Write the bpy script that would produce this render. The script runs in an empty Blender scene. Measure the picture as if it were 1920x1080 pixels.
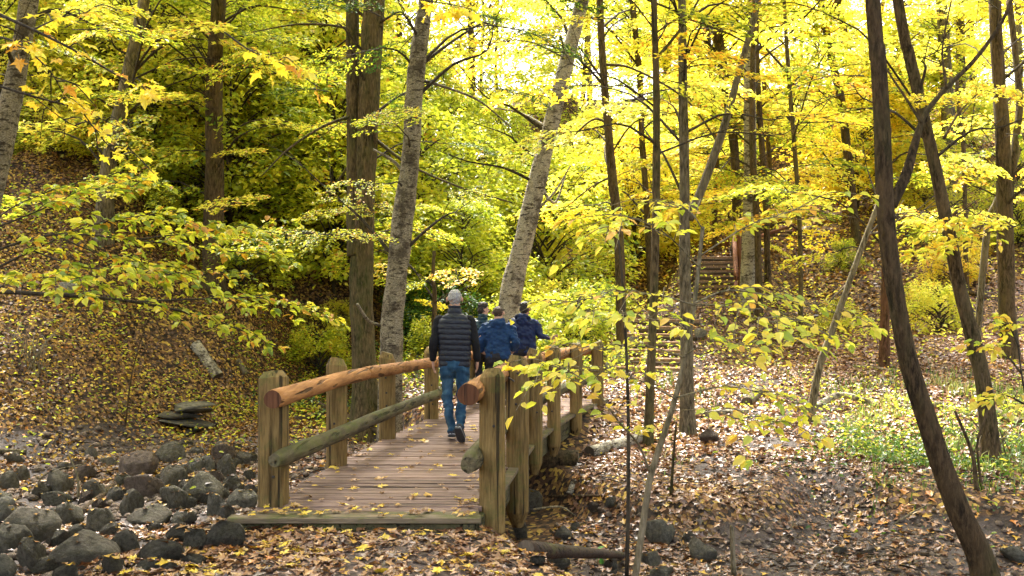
import bpy, math, numpy as np
from mathutils import Vector, Matrix, Quaternion
scene = bpy.context.scene
C = scene.collection
# ------------------------------------------------------------------ camera, light, exposure
F = 1900.0                      # focal length in pixels of the 1920 wide photograph
EYE = 1.74
HZ = 550.0
cam_d = bpy.data.cameras.new('camera'); cam = bpy.data.objects.new('camera', cam_d); C.objects.link(cam)
cam_d.sensor_width = 36; cam_d.lens = F/1920*36; cam_d.clip_start = .1; cam_d.clip_end = 600
cam.location = (0, 0, EYE); cam.rotation_euler = (math.radians(90.3), 0, 0)
cam_d.dof.use_dof = True; cam_d.dof.focus_distance = 10.5; cam_d.dof.aperture_fstop = 10
scene.camera = cam
SUN_EL, SUN_AZ = 54.0, -14.0     # azimuth: degrees to the right of straight ahead
w = bpy.data.worlds.new('World'); scene.world = w; w.use_nodes = True
nt = w.node_tree; bg = nt.nodes['Background']
sky = nt.nodes.new('ShaderNodeTexSky'); sky.sky_type = 'NISHITA'; sky.sun_disc = False
sky.sun_elevation = math.radians(SUN_EL); sky.sun_rotation = math.radians(SUN_AZ)
sky.air_density = 1.0; sky.dust_density = 6.0; sky.ozone_density = 1.0
hs = nt.nodes.new('ShaderNodeHueSaturation'); hs.inputs['Saturation'].default_value = .45; nt.links.new(sky.outputs[0], hs.inputs['Color']); nt.links.new(hs.outputs[0], bg.inputs[0]); bg.inputs[1].default_value = 0.15
sd = bpy.data.lights.new('sun', 'SUN'); so = bpy.data.objects.new('sun', sd); C.objects.link(so)
sd.energy = 3.1; sd.angle = math.radians(10); sd.color = (1, .955, .87)
sv = Vector((math.sin(math.radians(SUN_AZ))*math.cos(math.radians(SUN_EL)), math.cos(math.radians(SUN_AZ))*math.cos(math.radians(SUN_EL)), math.sin(math.radians(SUN_EL))))
so.rotation_euler = sv.to_track_quat('Z', 'Y').to_euler(); so.location = sv*50
scene.view_settings.view_transform = 'Standard'; scene.view_settings.look = 'None'
scene.view_settings.exposure = 2.5; scene.view_settings.gamma = 1
scene.view_settings.use_curve_mapping = False
scene.render.engine = 'CYCLES'
cy = scene.cycles
cy.max_bounces = 8; cy.diffuse_bounces = 6; cy.glossy_bounces = 2; cy.transmission_bounces = 6
cy.caustics_reflective = False; cy.caustics_refractive = False
cy.use_denoising = True; cy.sample_clamp_indirect = 6
rng = np.random.default_rng(7)
U = rng.uniform
# ------------------------------------------------------------------ noise and helpers
def hsh(i, j, s):
    n = (i*374761393 + j*668265263 + s*974711) & 0x7fffffff
    n = ((n ^ (n >> 13))*1274126177) & 0x7fffffff
    return ((n ^ (n >> 16)) & 0xffff)/65535.0
def vn(x, y, s=0):
    x = np.asarray(x, float); y = np.asarray(y, float)
    i = np.floor(x).astype(np.int64); j = np.floor(y).astype(np.int64)
    fx = x-i; fy = y-j; fx = fx*fx*(3-2*fx); fy = fy*fy*(3-2*fy)
    a = hsh(i, j, s); b = hsh(i+1, j, s); c = hsh(i, j+1, s); d = hsh(i+1, j+1, s)
    return (a*(1-fx)+b*fx)*(1-fy)+(c*(1-fx)+d*fx)*fy-.5
def fbm(x, y, s=0, o=4):
    r = 0; a = 1
    for k in range(o):
        r = r+a*vn(x*2**k, y*2**k, s+k); a *= .5
    return r
def ss(a, b, t):
    t = np.clip((t-a)/(b-a), 0, 1); return t*t*(3-2*t)
def lerp(a, b, t): return a+(b-a)*t
TRAIL = np.array([(0.4,16.4,-.07),(1.0,18.2,-.10),(2.0,20.5,-.10),(3.05,23.1,-.09),(4.1,27.0,1.06),(5.6,29.6,1.45),(6.1,30.6,1.62),(6.9,33.8,2.95),(8.2,36.2,3.3),(9.9,38.6,3.9),(12.5,42.4,5.0),(14.6,45.6,6.0),(16.4,48.2,6.9)])
def trail(x, y):
    best = np.full(np.shape(x), 1e9); z = np.zeros(np.shape(x))
    for a, b in zip(TRAIL[:-1], TRAIL[1:]):
        d = b-a; L = d[0]**2+d[1]**2
        t = np.clip(((x-a[0])*d[0]+(y-a[1])*d[1])/L, 0, 1)
        r = np.hypot(x-a[0]-t*d[0], y-a[1]-t*d[1])
        z = np.where(r < best, a[2]+t*d[2], z); best = np.minimum(best, r)
    return best, z
def height(x, y):
    x = np.asarray(x, float); y = np.asarray(y, float)
    pl = np.interp(y, [9,10.5,12,14.5,18,23.5,30,36,60,100], [-.72,-.62,-.56,-.5,-.27,-.05,.35,.6,2.2,3.5])
    pl = pl+.055*np.clip(x-3, 0, 14)*ss(13, 24, y)+.12*fbm(x*.5, y*.5, 3)
    ye = np.interp(x, [-4,-2.5,-1,.5,1.5,2.3,3.1,3.7,4.4,6,12], [27,19,15.5,13,11.2,10.9,11.2,12.0,11.5,11.1,11.6])+.25*vn(x*2, y*0, 8)
    h = lerp(-.97+.16*fbm(x*.9, y*.9, 5), pl, ss(-.4, .4+1.3*np.exp(-((x-3.7)/.6)**2), y-ye))
    yl = np.interp(x, [-40,-12,-9,-6.4,-5.5,-3,0,4], [6,12,14.6,18.6,21.5,26,38,52])
    d = (y-yl)*.78; d = np.where(d > 0, d, 0); d = d*d/(d+1.2)
    h = h+np.minimum(.68*d*(1+.18*fbm(x*.3, y*.3, 11)), np.interp(x, [-22,-12,-2,6], [14,11,4.5,3]))
    yr = np.interp(x, [0,7,14,30], [38,30,26,22])
    d = (y-yr); d = np.where(d > 0, d, 0); d = d*d/(d+1.5)
    hr = .34*d*(1+.15*fbm(x*.25, y*.25, 13)); h = h+np.where(x > 0, np.minimum(hr, 7.2+.02*d), hr*.0)
    r, tz = trail(x, y)
    h = lerp(tz+.03*fbm(x*2, y*2, 4), h, ss(.9, 2.6, r))
    dm = np.minimum(np.minimum(x-np.interp(y, [-3,3,6.7,8.2], [-6,-4.2,-2.9,-2.25]), np.interp(y, [-3,3,6.6,8.2], [4,1.6,.35,-.25])-x), 8.35-y)
    h = lerp(h, -.105+.03*fbm(x*1.5, y*1.5, 2), ss(-.75, .05, dm+.12*fbm(x*1.5, y*1.5, 9)))
    return h+.035*fbm(x*2.3, y*2.3, 21, 3)+.03*fbm(x*5.5, y*5.5, 23, 2)*(y > 8.6)
def H(x, y): return float(height(x, y))
def W(px, py, d): return Vector(((px-960)/F*d, d, EYE-(py-HZ)/F*d))
_ds = np.concatenate([np.arange(4, 30, .03), np.arange(30, 95, .1)])
def hit(px, py):
    z = EYE-(py-HZ)/F*_ds; g = height((px-960)/F*_ds, _ds)
    k = np.argmax(z < g)
    if z[k] >= g[k]: k = len(_ds)-1
    d = _ds[k]; return Vector(((px-960)/F*d, d, g[k]))
def srgb(r, g, b): return tuple(((c/255)/12.92 if c/255 <= .04045 else ((c/255+.055)/1.055)**2.4) for c in (r, g, b))+(1,)
def mesh(name, V, Fc, mats, tint=None, midx=None, smooth=False):
    m = bpy.data.meshes.new(name); V = np.asarray(V, np.float32); 
    if isinstance(Fc, np.ndarray):
        n, k = Fc.shape; m.vertices.add(len(V)); m.vertices.foreach_set('co', V.ravel())
        m.loops.add(n*k); m.loops.foreach_set('vertex_index', Fc.astype(np.int32).ravel())
        m.polygons.add(n); m.polygons.foreach_set('loop_start', np.arange(0, n*k, k, dtype=np.int32))
        m.update(calc_edges=True)
    else:
        m.from_pydata([tuple(map(float, v)) for v in V], [], [tuple(map(int, f)) for f in Fc])
    for x in (mats if isinstance(mats, (list, tuple)) else [mats]): m.materials.append(x)
    n = len(m.polygons)
    if smooth: m.polygons.foreach_set('use_smooth', np.ones(n, bool))
    if midx is not None: m.polygons.foreach_set('material_index', np.asarray(midx, np.int32))
    if tint is not None:
        a = m.attributes.new('tint', 'FLOAT', 'FACE'); a.data.foreach_set('value', np.asarray(tint, np.float32))
    m.validate(); return m
def link(name, data, parent=None, loc=None):
    o = bpy.data.objects.new(name, data); C.objects.link(o)
    if parent: o.parent = parent
    if loc is not None: o.location = loc
    return o
def thing(name, label, cat, loc=(0,0,0), rz=0, group=None, data=None):
    o = link(name, data); o.location = loc; o.rotation_euler = (0,0,rz)
    o['label'] = label; o['category'] = cat
    if group: o['group'] = group
    return o
def kind(o, k, label=None, cat=None):
    o['kind'] = k
    if label: o['label'] = label
    if cat: o['category'] = cat
    return o
def dup(root, loc=None, rz=None, scale=None, label=None, group=None):
    r = root.copy(); C.objects.link(r)
    if loc is not None: r.location = loc
    if rz is not None: r.rotation_euler = (0,0,rz)
    if scale is not None: r.scale = (scale,)*3 if not hasattr(scale, '__len__') else scale
    if label: r['label'] = label
    if group: r['group'] = group
    for ch in list(root.children):
        c = ch.copy(); C.objects.link(c); c.parent = r
        for g in ch.children:
            e = g.copy(); C.objects.link(e); e.parent = c
    return r
class MB:
    """collects faces of mixed size"""
    def __init__(s): s.V = []; s.F = []; s.M = []; s.n = 0
    def add(s, V, Fc, m=0):
        s.V.append(np.asarray(V, float)); s.F += [tuple(int(i)+s.n for i in f) for f in Fc]; s.M += [m]*len(Fc); s.n += len(V)
    def mesh(s, name, mats, smooth=False, tint=None): return mesh(name, np.concatenate(s.V), s.F, mats, midx=s.M, smooth=smooth, tint=tint)
def catmull(P, n):
    P = np.asarray(P, float)
    if len(P) < 3:
        t = np.linspace(0, 1, n)[:, None]; return P[0]*(1-t)+P[-1]*t
    Q = np.vstack([2*P[0]-P[1], P, 2*P[-1]-P[-2]]); out = []
    T = np.linspace(0, len(P)-1-1e-6, n)
    for t in T:
        i = int(t); u = t-i; a, b, c, d = Q[i:i+4]
        out.append(.5*((2*b)+(c-a)*u+(2*a-5*b+4*c-d)*u*u+(3*b-a-3*c+d)*u**3))
    return np.array(out)
def tube(P, R, k=8, bump=0, seed=0, cap=True, flare=0, flat=None):
    """closed tube round a polyline; R radius per point"""
    P = np.asarray(P, float); n = len(P); R = np.broadcast_to(np.asarray(R, float), (n,))
    T = np.gradient(P, axis=0); T /= np.linalg.norm(T, axis=1)[:, None]+1e-9
    ref = np.array([0,1.,0]) if abs(T[0][1]) < .8 else np.array([1.,0,0])
    a = np.cross(T[0], ref); a /= np.linalg.norm(a); V = []
    ang = np.linspace(0, 2*np.pi, k, endpoint=False)
    s = np.concatenate([[0], np.cumsum(np.linalg.norm(np.diff(P, axis=0), axis=1))])
    for i in range(n):
        a = a-T[i]*np.dot(a, T[i]); a /= np.linalg.norm(a)+1e-9; b = np.cross(T[i], a)
        r = R[i]*np.ones(k)
        if bump: r = r*(1+bump*(1.4*vn(np.cos(ang)*1.3+seed*7.3+5, np.sin(ang)*1.3+s[i]*.9, seed)+1.2*vn(np.cos(ang)*3+seed*3.1+50, s[i]*2.5+np.sin(ang)*3, seed+3)))
        if flat: r = r*(1+flat*np.cos(2*ang))
        V.append(P[i]+r[:, None]*(np.cos(ang)[:, None]*a+np.sin(ang)[:, None]*b))
    V = np.concatenate(V); Fc = []
    for i in range(n-1):
        for j in range(k): Fc.append((i*k+j, i*k+(j+1) % k, (i+1)*k+(j+1) % k, (i+1)*k+j))
    if cap: Fc.append(tuple(range(k-1, -1, -1))); Fc.append(tuple((n-1)*k+j for j in range(k)))
    return V, Fc
def box(c, s, rot=None, bev=0):
    x, y, z = np.array(s)/2.; b = bev
    if b:
        V = []
        for sx in (-1, 1):
            for sy in (-1, 1):
                for sz in (-1, 1):
                    V += [(sx*(x-b), sy*(y-b), sz*z), (sx*(x-b), sy*y, sz*(z-b)), (sx*x, sy*(y-b), sz*(z-b))]
        V = np.array(V)
        I = lambda sx, sy, sz, q: (((sx > 0)*4+(sy > 0)*2+(sz > 0))*3+q)
        Fc = []
        for s1 in (-1, 1):
            Fc.append((I(-1,-1,s1,0), I(1,-1,s1,0), I(1,1,s1,0), I(-1,1,s1,0))[::s1])
            Fc.append((I(-1,s1,-1,1), I(-1,s1,1,1), I(1,s1,1,1), I(1,s1,-1,1))[::s1])
            Fc.append((I(s1,-1,-1,2), I(s1,1,-1,2), I(s1,1,1,2), I(s1,-1,1,2))[::s1])
        for a in (-1, 1):
            for c2 in (-1, 1):
                Fc.append((I(-1,a,c2,0), I(1,a,c2,0), I(1,a,c2,1), I(-1,a,c2,1)))
                Fc.append((I(a,-1,c2,0), I(a,1,c2,0), I(a,1,c2,2), I(a,-1,c2,2)))
                Fc.append((I(a,c2,-1,1), I(a,c2,1,1), I(a,c2,1,2), I(a,c2,-1,2)))
                for e in (-1, 1): Fc.append((I(a,c2,e,0), I(a,c2,e,1), I(a,c2,e,2)))
    else:
        V = np.array([(sx*x, sy*y, sz*z) for sx in (-1,1) for sy in (-1,1) for sz in (-1,1)])
        Fc = [(0,1,3,2),(4,6,7,5),(0,4,5,1),(2,3,7,6),(0,2,6,4),(1,5,7,3)]
    if rot is not None: V = V@np.array(rot).T
    return V+np.array(c), Fc
# ------------------------------------------------------------------ materials
def newmat(name):
    m = bpy.data.materials.new(name); m.use_nodes = True; t = m.node_tree
    for n in list(t.nodes): t.nodes.remove(n)
    out = t.nodes.new('ShaderNodeOutputMaterial'); return m, t, out
def node(t, ty, **k):
    n = t.nodes.new(ty)
    for a, v in k.items():
        if a in n.inputs: n.inputs[a].default_value = v
        else: setattr(n, a, v)
    return n
def ramp(t, src, stops, interp='LINEAR'):
    r = t.nodes.new('ShaderNodeValToRGB'); r.color_ramp.interpolation = interp; e = r.color_ramp.elements
    while len(e) < len(stops): e.new(.5)
    for i, (p, c) in enumerate(stops): e[i].position = p; e[i].color = c
    t.links.new(src, r.inputs[0]); return r.outputs[0]
def mixc(t, f, a, b, mode='MIX'):
    n = t.nodes.new('ShaderNodeMix'); n.data_type = 'RGBA'; n.blend_type = mode
    for s, v in ((n.inputs[0], f), (n.inputs[6], a), (n.inputs[7], b)):
        if hasattr(v, 'links'): t.links.new(v, s)
        else: s.default_value = v
    return n.outputs[2]
def math_(t, op, a, b=0.):
    n = t.nodes.new('ShaderNodeMath'); n.operation = op
    for s, v in ((n.inputs[0], a), (n.inputs[1], b)):
        if hasattr(v, 'links'): t.links.new(v, s)
        else: s.default_value = v
    return n.outputs[0]
def coords(t, scale=(1,1,1), rand=True):
    tc = t.nodes.new('ShaderNodeTexCoord'); mp = t.nodes.new('ShaderNodeMapping'); mp.inputs['Scale'].default_value = scale
    v = tc.outputs['Object']
    if rand:
        oi = t.nodes.new('ShaderNodeObjectInfo'); mu = t.nodes.new('ShaderNodeVectorMath'); mu.operation = 'ADD'
        sc = math_(t, 'MULTIPLY', oi.outputs['Random'], 37.0)
        t.links.new(v, mu.inputs[0]); t.links.new(sc, mu.inputs[1]); v = mu.outputs[0]
    t.links.new(v, mp.inputs[0]); return mp.outputs[0]
def noise(t, vec, scale, detail=5, rough=.55):
    n = node(t, 'ShaderNodeTexNoise'); n.inputs['Scale'].default_value = scale; n.inputs['Detail'].default_value = detail; n.inputs['Roughness'].default_value = rough
    t.links.new(vec, n.inputs['Vector']); return n.outputs['Fac']
def bump(t, h, strength, dist, prev=None):
    b = t.nodes.new('ShaderNodeBump'); b.inputs['Strength'].default_value = strength; b.inputs['Distance'].default_value = dist
    t.links.new(h, b.inputs['Height'])
    if prev: t.links.new(prev, b.inputs['Normal'])
    return b.outputs[0]
def principled(t, out, col, rough=.8, nrm=None, spec=.3, sheen=0):
    p = t.nodes.new('ShaderNodeBsdfPrincipled')
    if hasattr(col, 'links'): t.links.new(col, p.inputs['Base Color'])
    else: p.inputs['Base Color'].default_value = col
    if hasattr(rough, 'links'): t.links.new(rough, p.inputs['Roughness'])
    else: p.inputs['Roughness'].default_value = rough
    p.inputs['Specular IOR Level'].default_value = spec
    if sheen: p.inputs['Sheen Weight'].default_value = sheen
    if nrm: t.links.new(nrm, p.inputs['Normal'])
    t.links.new(p.outputs[0], out.inputs[0]); return p
def leafmat(name, stops, trans=.5, gloss=.06, rnd=.25, mott=.0):
    m, t, out = newmat(name)
    at = t.nodes.new('ShaderNodeAttribute'); at.attribute_name = 'tint'
    oi = t.nodes.new('ShaderNodeObjectInfo')
    f = math_(t, 'ADD', at.outputs['Fac'], math_(t, 'MULTIPLY', math_(t, 'SUBTRACT', oi.outputs['Random'], .5), rnd))
    c = ramp(t, f, stops)
    if mott:
        c = mixc(t, math_(t, 'MULTIPLY', noise(t, coords(t), 22, 3), mott), c, (.22,.09,.02,1))
    d = t.nodes.new('ShaderNodeBsdfDiffuse'); tr = t.nodes.new('ShaderNodeBsdfTranslucent'); mx = t.nodes.new('ShaderNodeMixShader')
    t.links.new(c, d.inputs[0]); t.links.new(c, tr.inputs[0]); mx.inputs[0].default_value = trans
    t.links.new(d.outputs[0], mx.inputs[1]); t.links.new(tr.outputs[0], mx.inputs[2])
    g = t.nodes.new('ShaderNodeBsdfGlossy'); g.inputs['Roughness'].default_value = .38; g.inputs[0].default_value = (1,1,1,1)
    m2 = t.nodes.new('ShaderNodeMixShader'); m2.inputs[0].default_value = gloss
    t.links.new(mx.outputs[0], m2.inputs[1]); t.links.new(g.outputs[0], m2.inputs[2]); t.links.new(m2.outputs[0], out.inputs[0]); return m
c4 = lambda r, g, b: (r, g, b, 1)
L_yellow = leafmat('yellow_leaf', [(0, c4(.46,.54,.05)), (.3, c4(.78,.77,.07)), (.65, c4(.92,.84,.10)), (.93, c4(.93,.70,.08)), (1, c4(.7,.34,.05))], .6, .03)
L_gold = leafmat('gold_leaf', [(0, c4(.7,.66,.04)), (.35, c4(.9,.76,.05)), (.75, c4(.92,.68,.06)), (1, c4(.85,.42,.05))], .6, .03)
L_ygreen = leafmat('yellow_green_leaf', [(0, c4(.11,.19,.02)), (.3, c4(.34,.42,.03)), (.6, c4(.64,.66,.045)), (.95, c4(.88,.76,.06)), (1, c4(.6,.3,.04))], .55, .03)
L_green = leafmat('green_leaf', [(0, c4(.025,.07,.012)), (.5, c4(.06,.14,.016)), (.85, c4(.15,.24,.018)), (1, c4(.4,.4,.02))], .45, .03)
L_orange = leafmat('orange_leaf', [(0, c4(.6,.42,.02)), (.5, c4(.75,.36,.02)), (1, c4(.55,.16,.02))], .5)
L_near = leafmat('near_yellow_leaf', [(0, c4(.38,.52,.04)), (.35, c4(.74,.74,.06)), (.5, c4(.88,.80,.07)), (.8, c4(.92,.72,.09)), (1, c4(.85,.5,.10))], .5, .03, 1.2, .3)
L_nearg = leafmat('near_green_leaf', [(0, c4(.14,.26,.03)), (.35, c4(.42,.50,.04)), (.7, c4(.72,.66,.05)), (1, c4(.75,.42,.03))], .5, .03, 1.3, .3)
L_maple = leafmat('golden_maple_leaf', [(0, c4(.94,.82,.06)), (.65, c4(.94,.70,.05)), (1, c4(.82,.42,.04))], .55, .03, .8, .12)
L_litter = leafmat('fallen_leaf', [(0, c4(.035,.018,.008)), (.2, c4(.10,.045,.022)), (.42, c4(.17,.068,.026)), (.66, c4(.29,.14,.065)), (.84, c4(.42,.215,.075)), (.93, c4(.6,.36,.03)), (1, c4(.5,.17,.02))], .15, .07, .0)
L_litterY = leafmat('fallen_yellow_leaf', [(0, c4(.03,.016,.008)), (.3, c4(.09,.042,.015)), (.52, c4(.2,.09,.028)), (.7, c4(.34,.18,.05)), (.86, c4(.5,.33,.025)), (1, c4(.4,.14,.02))], .12, .04, .0)
L_loose = leafmat('loose_maple_leaf', [(0, c4(.25,.13,.05)), (.3, c4(.5,.3,.14)), (.6, c4(.7,.42,.06)), (1, c4(.8,.58,.04))], .15, .07, 1.8, .35)
L_grass = leafmat('grass_blade', [(0, c4(.05,.12,.015)), (.5, c4(.14,.24,.02)), (.85, c4(.35,.38,.05)), (1, c4(.5,.42,.15))], .35)
def barkmat(name, c1, c2, moss=.0, furrow=1.0, mosscol=(.06,.085,.02,1)):
    m, t, out = newmat(name)
    v = coords(t, (1,1,.24)); n1 = noise(t, v, 30, 8, .72); v2 = coords(t, (1,1,.5)); n2 = noise(t, v2, 5, 4)
    col = ramp(t, n1, [(.38, tuple(x*.25 for x in c1[:3])+(1,)), (.48, c1), (.62, c2)])
    col = mixc(t, ramp(t, n2, [(.4, c4(0,0,0)), (.65, c4(1,1,1))]), col, mixc(t, .5, col, c2), 'MIX')
    if moss:
        mf = ramp(t, noise(t, coords(t, (1,1,.35)), 3.2, 6, .7), [(.5-.1*moss, c4(0,0,0)), (.72, c4(moss, moss, moss))])
        col = mixc(t, mf, col, mosscol)
    b = bump(t, n1, 1.0*furrow, .04); b = bump(t, noise(t, v2, 60, 3), .4, .008, b)
    principled(t, out, col, .9, b, .2); return m
def birchmat(name, c1, c2, dark):
    m, t, out = newmat(name)
    v = coords(t, (1,1,3.5)); n1 = noise(t, v, 7, 5, .7); n3 = noise(t, coords(t, (1,1,1.0)), 2.6, 6, .75); fine = noise(t, coords(t, (1,1,2.5)), 40, 4)
    col = ramp(t, fine, [(.4, c1), (.6, c2)])
    pt = ramp(t, n1, [(.53, c4(0,0,0)), (.6, c4(1,1,1))]); col = mixc(t, pt, col, dark)
    pt2 = ramp(t, n3, [(.50, c4(0,0,0)), (.6, c4(1,1,1))]); col = mixc(t, math_(t, 'MULTIPLY', pt2, .8), col, dark)
    b = bump(t, n1, .8, .03); b = bump(t, fine, .7, .012, b); principled(t, out, col, .8, b, .25); return m
B_smooth = barkmat('smooth_grey_brown_bark', c4(.075,.052,.025), c4(.19,.135,.068), .6, 1.3)
B_brown = barkmat('brown_bark', c4(.06,.04,.02), c4(.15,.10,.055), .3, 1)
B_dark = barkmat('dark_furrowed_bark', c4(.05,.031,.015), c4(.145,.092,.045), .35, 1.5)
B_grey = barkmat('grey_bark', c4(.10,.08,.048), c4(.24,.195,.125), .3, 1)
B_red = barkmat('reddish_bark', c4(.09,.04,.02), c4(.17,.08,.045), .2, 1.2)
B_twig = barkmat('twig_bark', c4(.035,.027,.018), c4(.08,.062,.04), 0, .5)
B_pale = barkmat('pale_stem_bark', c4(.12,.095,.05), c4(.27,.22,.14), .3, .6)
B_birch = birchmat('pale_birch_bark', c4(.22,.19,.13), c4(.47,.42,.32), c4(.045,.032,.02))
B_birch2 = birchmat('rugged_birch_bark', c4(.12,.10,.06), c4(.34,.29,.20), c4(.04,.028,.016))
def woodmat(name, c1, c2, axis, green=.0, crack=1., scale=1.):
    m, t, out = newmat(name)
    s = [1.,1.,1.]; s[axis] = .09
    v = coords(t, tuple(s)); n1 = noise(t, v, 45*scale, 5, .6); n2 = noise(t, coords(t, tuple(1 if i != axis else .35 for i in range(3))), 4, 4)
    n3 = noise(t, coords(t, tuple(1 if i != axis else .03 for i in range(3))), 22, 2, .4)
    col = ramp(t, n1, [(.38, c1), (.62, c2)])
    col = mixc(t, .45, col, ramp(t, n2, [(.3, tuple(x*.55 for x in c1[:3])+(1,)), (.7, c2)]))
    oi = t.nodes.new('ShaderNodeObjectInfo'); col = mixc(t, math_(t, 'MULTIPLY', oi.outputs['Random'], .55), col, mixc(t, 1., col, c4(.55,.52,.5), 'MULTIPLY'))
    ck = ramp(t, n3, [(.34, c4(1,1,1)), (.39, c4(0,0,0))]); col = mixc(t, math_(t, 'MULTIPLY', ck, .85*crack), col, c4(.012,.009,.005))
    if green:
        gn = t.nodes.new('ShaderNodeNewGeometry'); sx = t.nodes.new('ShaderNodeSeparateXYZ'); t.links.new(gn.outputs['Normal'], sx.inputs[0])
        gf = math_(t, 'ADD', noise(t, coords(t), 5, 6, .7), math_(t, 'MULTIPLY', sx.outputs['Z'], .10))
        col = mixc(t, ramp(t, gf, [(.62-.17*green, c4(0,0,0)), (.8-.1*green, c4(.85,.85,.85))]), col, c4(.085,.095,.02))
    inv = math_(t, 'MULTIPLY', ck, -1.0)
    b = bump(t, n1, .7, .015); b = bump(t, inv, 1., .02, b)
    principled(t, out, col, .78, b, .25); return m
Wd_post = woodmat('weathered_post_wood', c4(.11,.065,.018), c4(.34,.225,.08), 2, .6)
Wd_end = woodmat('weathered_log_end', c4(.06,.045,.03), c4(.16,.12,.08), 2, .0, .5)
Wd_rail = woodmat('peeled_orange_log', c4(.24,.10,.03), c4(.50,.24,.085), 1, .0, .8, .7)
Wd_railend = woodmat('cut_log_end', c4(.085,.032,.014), c4(.17,.07,.03), 2, .0, .5)
Wd_moss = woodmat('mossy_log', c4(.045,.036,.018), c4(.20,.165,.09), 1, .7, 1.0, .6)
Wd_plank = woodmat('worn_deck_board', c4(.13,.082,.060), c4(.32,.215,.17), 0, .0, .8)
Wd_plankg = woodmat('green_edge_board', c4(.11,.085,.05), c4(.25,.19,.12), 0, .45, .8)
Wd_beam = woodmat('mossy_beam', c4(.05,.042,.02), c4(.13,.11,.05), 1, .6)
Wd_stair = woodmat('stair_timber', c4(.05,.033,.022), c4(.13,.09,.06), 0, .2)
Wd_red = woodmat('red_brown_rail_wood', c4(.16,.055,.025), c4(.3,.12,.06), 2, .0)
Wd_rot = woodmat('rotten_log', c4(.022,.014,.009), c4(.075,.045,.03), 0, .3)
def rockmat(name, c1, c2, moss=.4):
    m, t, out = newmat(name); v = coords(t); n1 = noise(t, v, 5, 8, .68); n2 = noise(t, v, 40, 5, .65)
    oi = t.nodes.new('ShaderNodeObjectInfo')
    col = ramp(t, math_(t, 'ADD', math_(t, 'MULTIPLY', n1, .7), math_(t, 'MULTIPLY', n2, .3)), [(.40, c1), (.60, c2)])
    col = mixc(t, math_(t, 'MULTIPLY', oi.outputs['Random'], .55), col, mixc(t, .5, col, c4(.16,.11,.08)))
    if moss: col = mixc(t, ramp(t, noise(t, v, 2.6, 6, .7), [(.5, c4(0,0,0)), (.7, c4(moss,)*3 if False else c4(moss, moss, moss))]), col, c4(.05,.065,.02))
    b = bump(t, n1, .9, .06); b = bump(t, n2, .8, .02, b); principled(t, out, col, .85, b, .2); return m
R_dark = rockmat('dark_creek_stone', c4(.10,.092,.062), c4(.30,.27,.20), .45)
R_grey = rockmat('grey_stone', c4(.17,.16,.12), c4(.45,.42,.33), .3)
R_brown = rockmat('brown_stone', c4(.10,.075,.055), c4(.28,.21,.16), .2)
def groundmat():
    m, t, out = newmat('leafy_soil')
    tc = t.nodes.new('ShaderNodeTexCoord'); v = tc.outputs['Object']
    vo = t.nodes.new('ShaderNodeTexVoronoi'); vo.inputs['Scale'].default_value = 19; t.links.new(v, vo.inputs['Vector'])
    sx = t.nodes.new('ShaderNodeSeparateColor'); t.links.new(vo.outputs['Color'], sx.inputs[0])
    leaf = ramp(t, sx.outputs[0], [(0, c4(.02,.012,.007)), (.4, c4(.075,.038,.018)), (.7, c4(.2,.11,.035)), (.88, c4(.38,.25,.05)), (1, c4(.45,.33,.05))], 'CONSTANT')
    soil = ramp(t, noise(t, v, 9, 7, .65), [(.3, c4(.018,.012,.009)), (.7, c4(.075,.052,.042))])
    at = t.nodes.new('ShaderNodeAttribute'); at.attribute_name = 'bare'
    n = noise(t, v, 1.7, 4)
    f = math_(t, 'SUBTRACT', math_(t, 'ADD', n, .5), at.outputs['Fac'])
    fm = ramp(t, f, [(.45, c4(0,0,0)), (.6, c4(1,1,1))])
    col = mixc(t, fm, soil, leaf)
    b = bump(t, sx.outputs[1], .7, .03); b = bump(t, noise(t, v, 25, 5), .5, .03, b)
    rr = ramp(t, at.outputs['Fac'], [(0, c4(.92,.92,.92)), (1, c4(.72,.72,.72))])
    principled(t, out, col, rr, b, .3); return m
M_ground = groundmat()
def simple(name, c1, c2=None, sc=30, rough=.8, bs=.3, bd=.005, spec=.3, sheen=0, stretch=(1,1,1)):
    m, t, out = newmat(name); c2 = c2 or tuple(min(1, x*1.5) for x in c1[:3])+(1,)
    n1 = noise(t, coords(t, stretch), sc, 5); col = ramp(t, n1, [(.3, c1), (.7, c2)])
    principled(t, out, col, rough, bump(t, n1, bs, bd), spec, sheen); return m
# ------------------------------------------------------------------ ground
def warp(a, b, n, c, p):
    u = np.linspace(0, 1, n); g = a+(b-a)*u
    k = 1/(1+np.exp(0)); return g
def axis(lo, hi, near_lo, near_hi, st, n_out):
    mid = np.arange(near_lo, near_hi, st)
    l = near_lo-(np.linspace(0, 1, n_out)[1:]**1.8)*(near_lo-lo); r = near_hi+(np.linspace(0, 1, n_out)**1.8)*(hi-near_hi)
    return np.concatenate([l[::-1], mid, r])
gx = axis(-70, 80, -9, 9, .11, 70); gy = axis(-20, 130, 5, 22, .10, 110)
X, Y = np.meshgrid(gx, gy); Z = height(X, Y)
nx, ny = len(gx), len(gy)
idx = np.arange(nx*ny).reshape(ny, nx)
Fq = np.stack([idx[:-1,:-1], idx[:-1,1:], idx[1:,1:], idx[1:,:-1]], -1).reshape(-1, 4)
gm = mesh('ground', np.stack([X, Y, Z], -1).reshape(-1, 3), Fq, M_ground, smooth=True)
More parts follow.
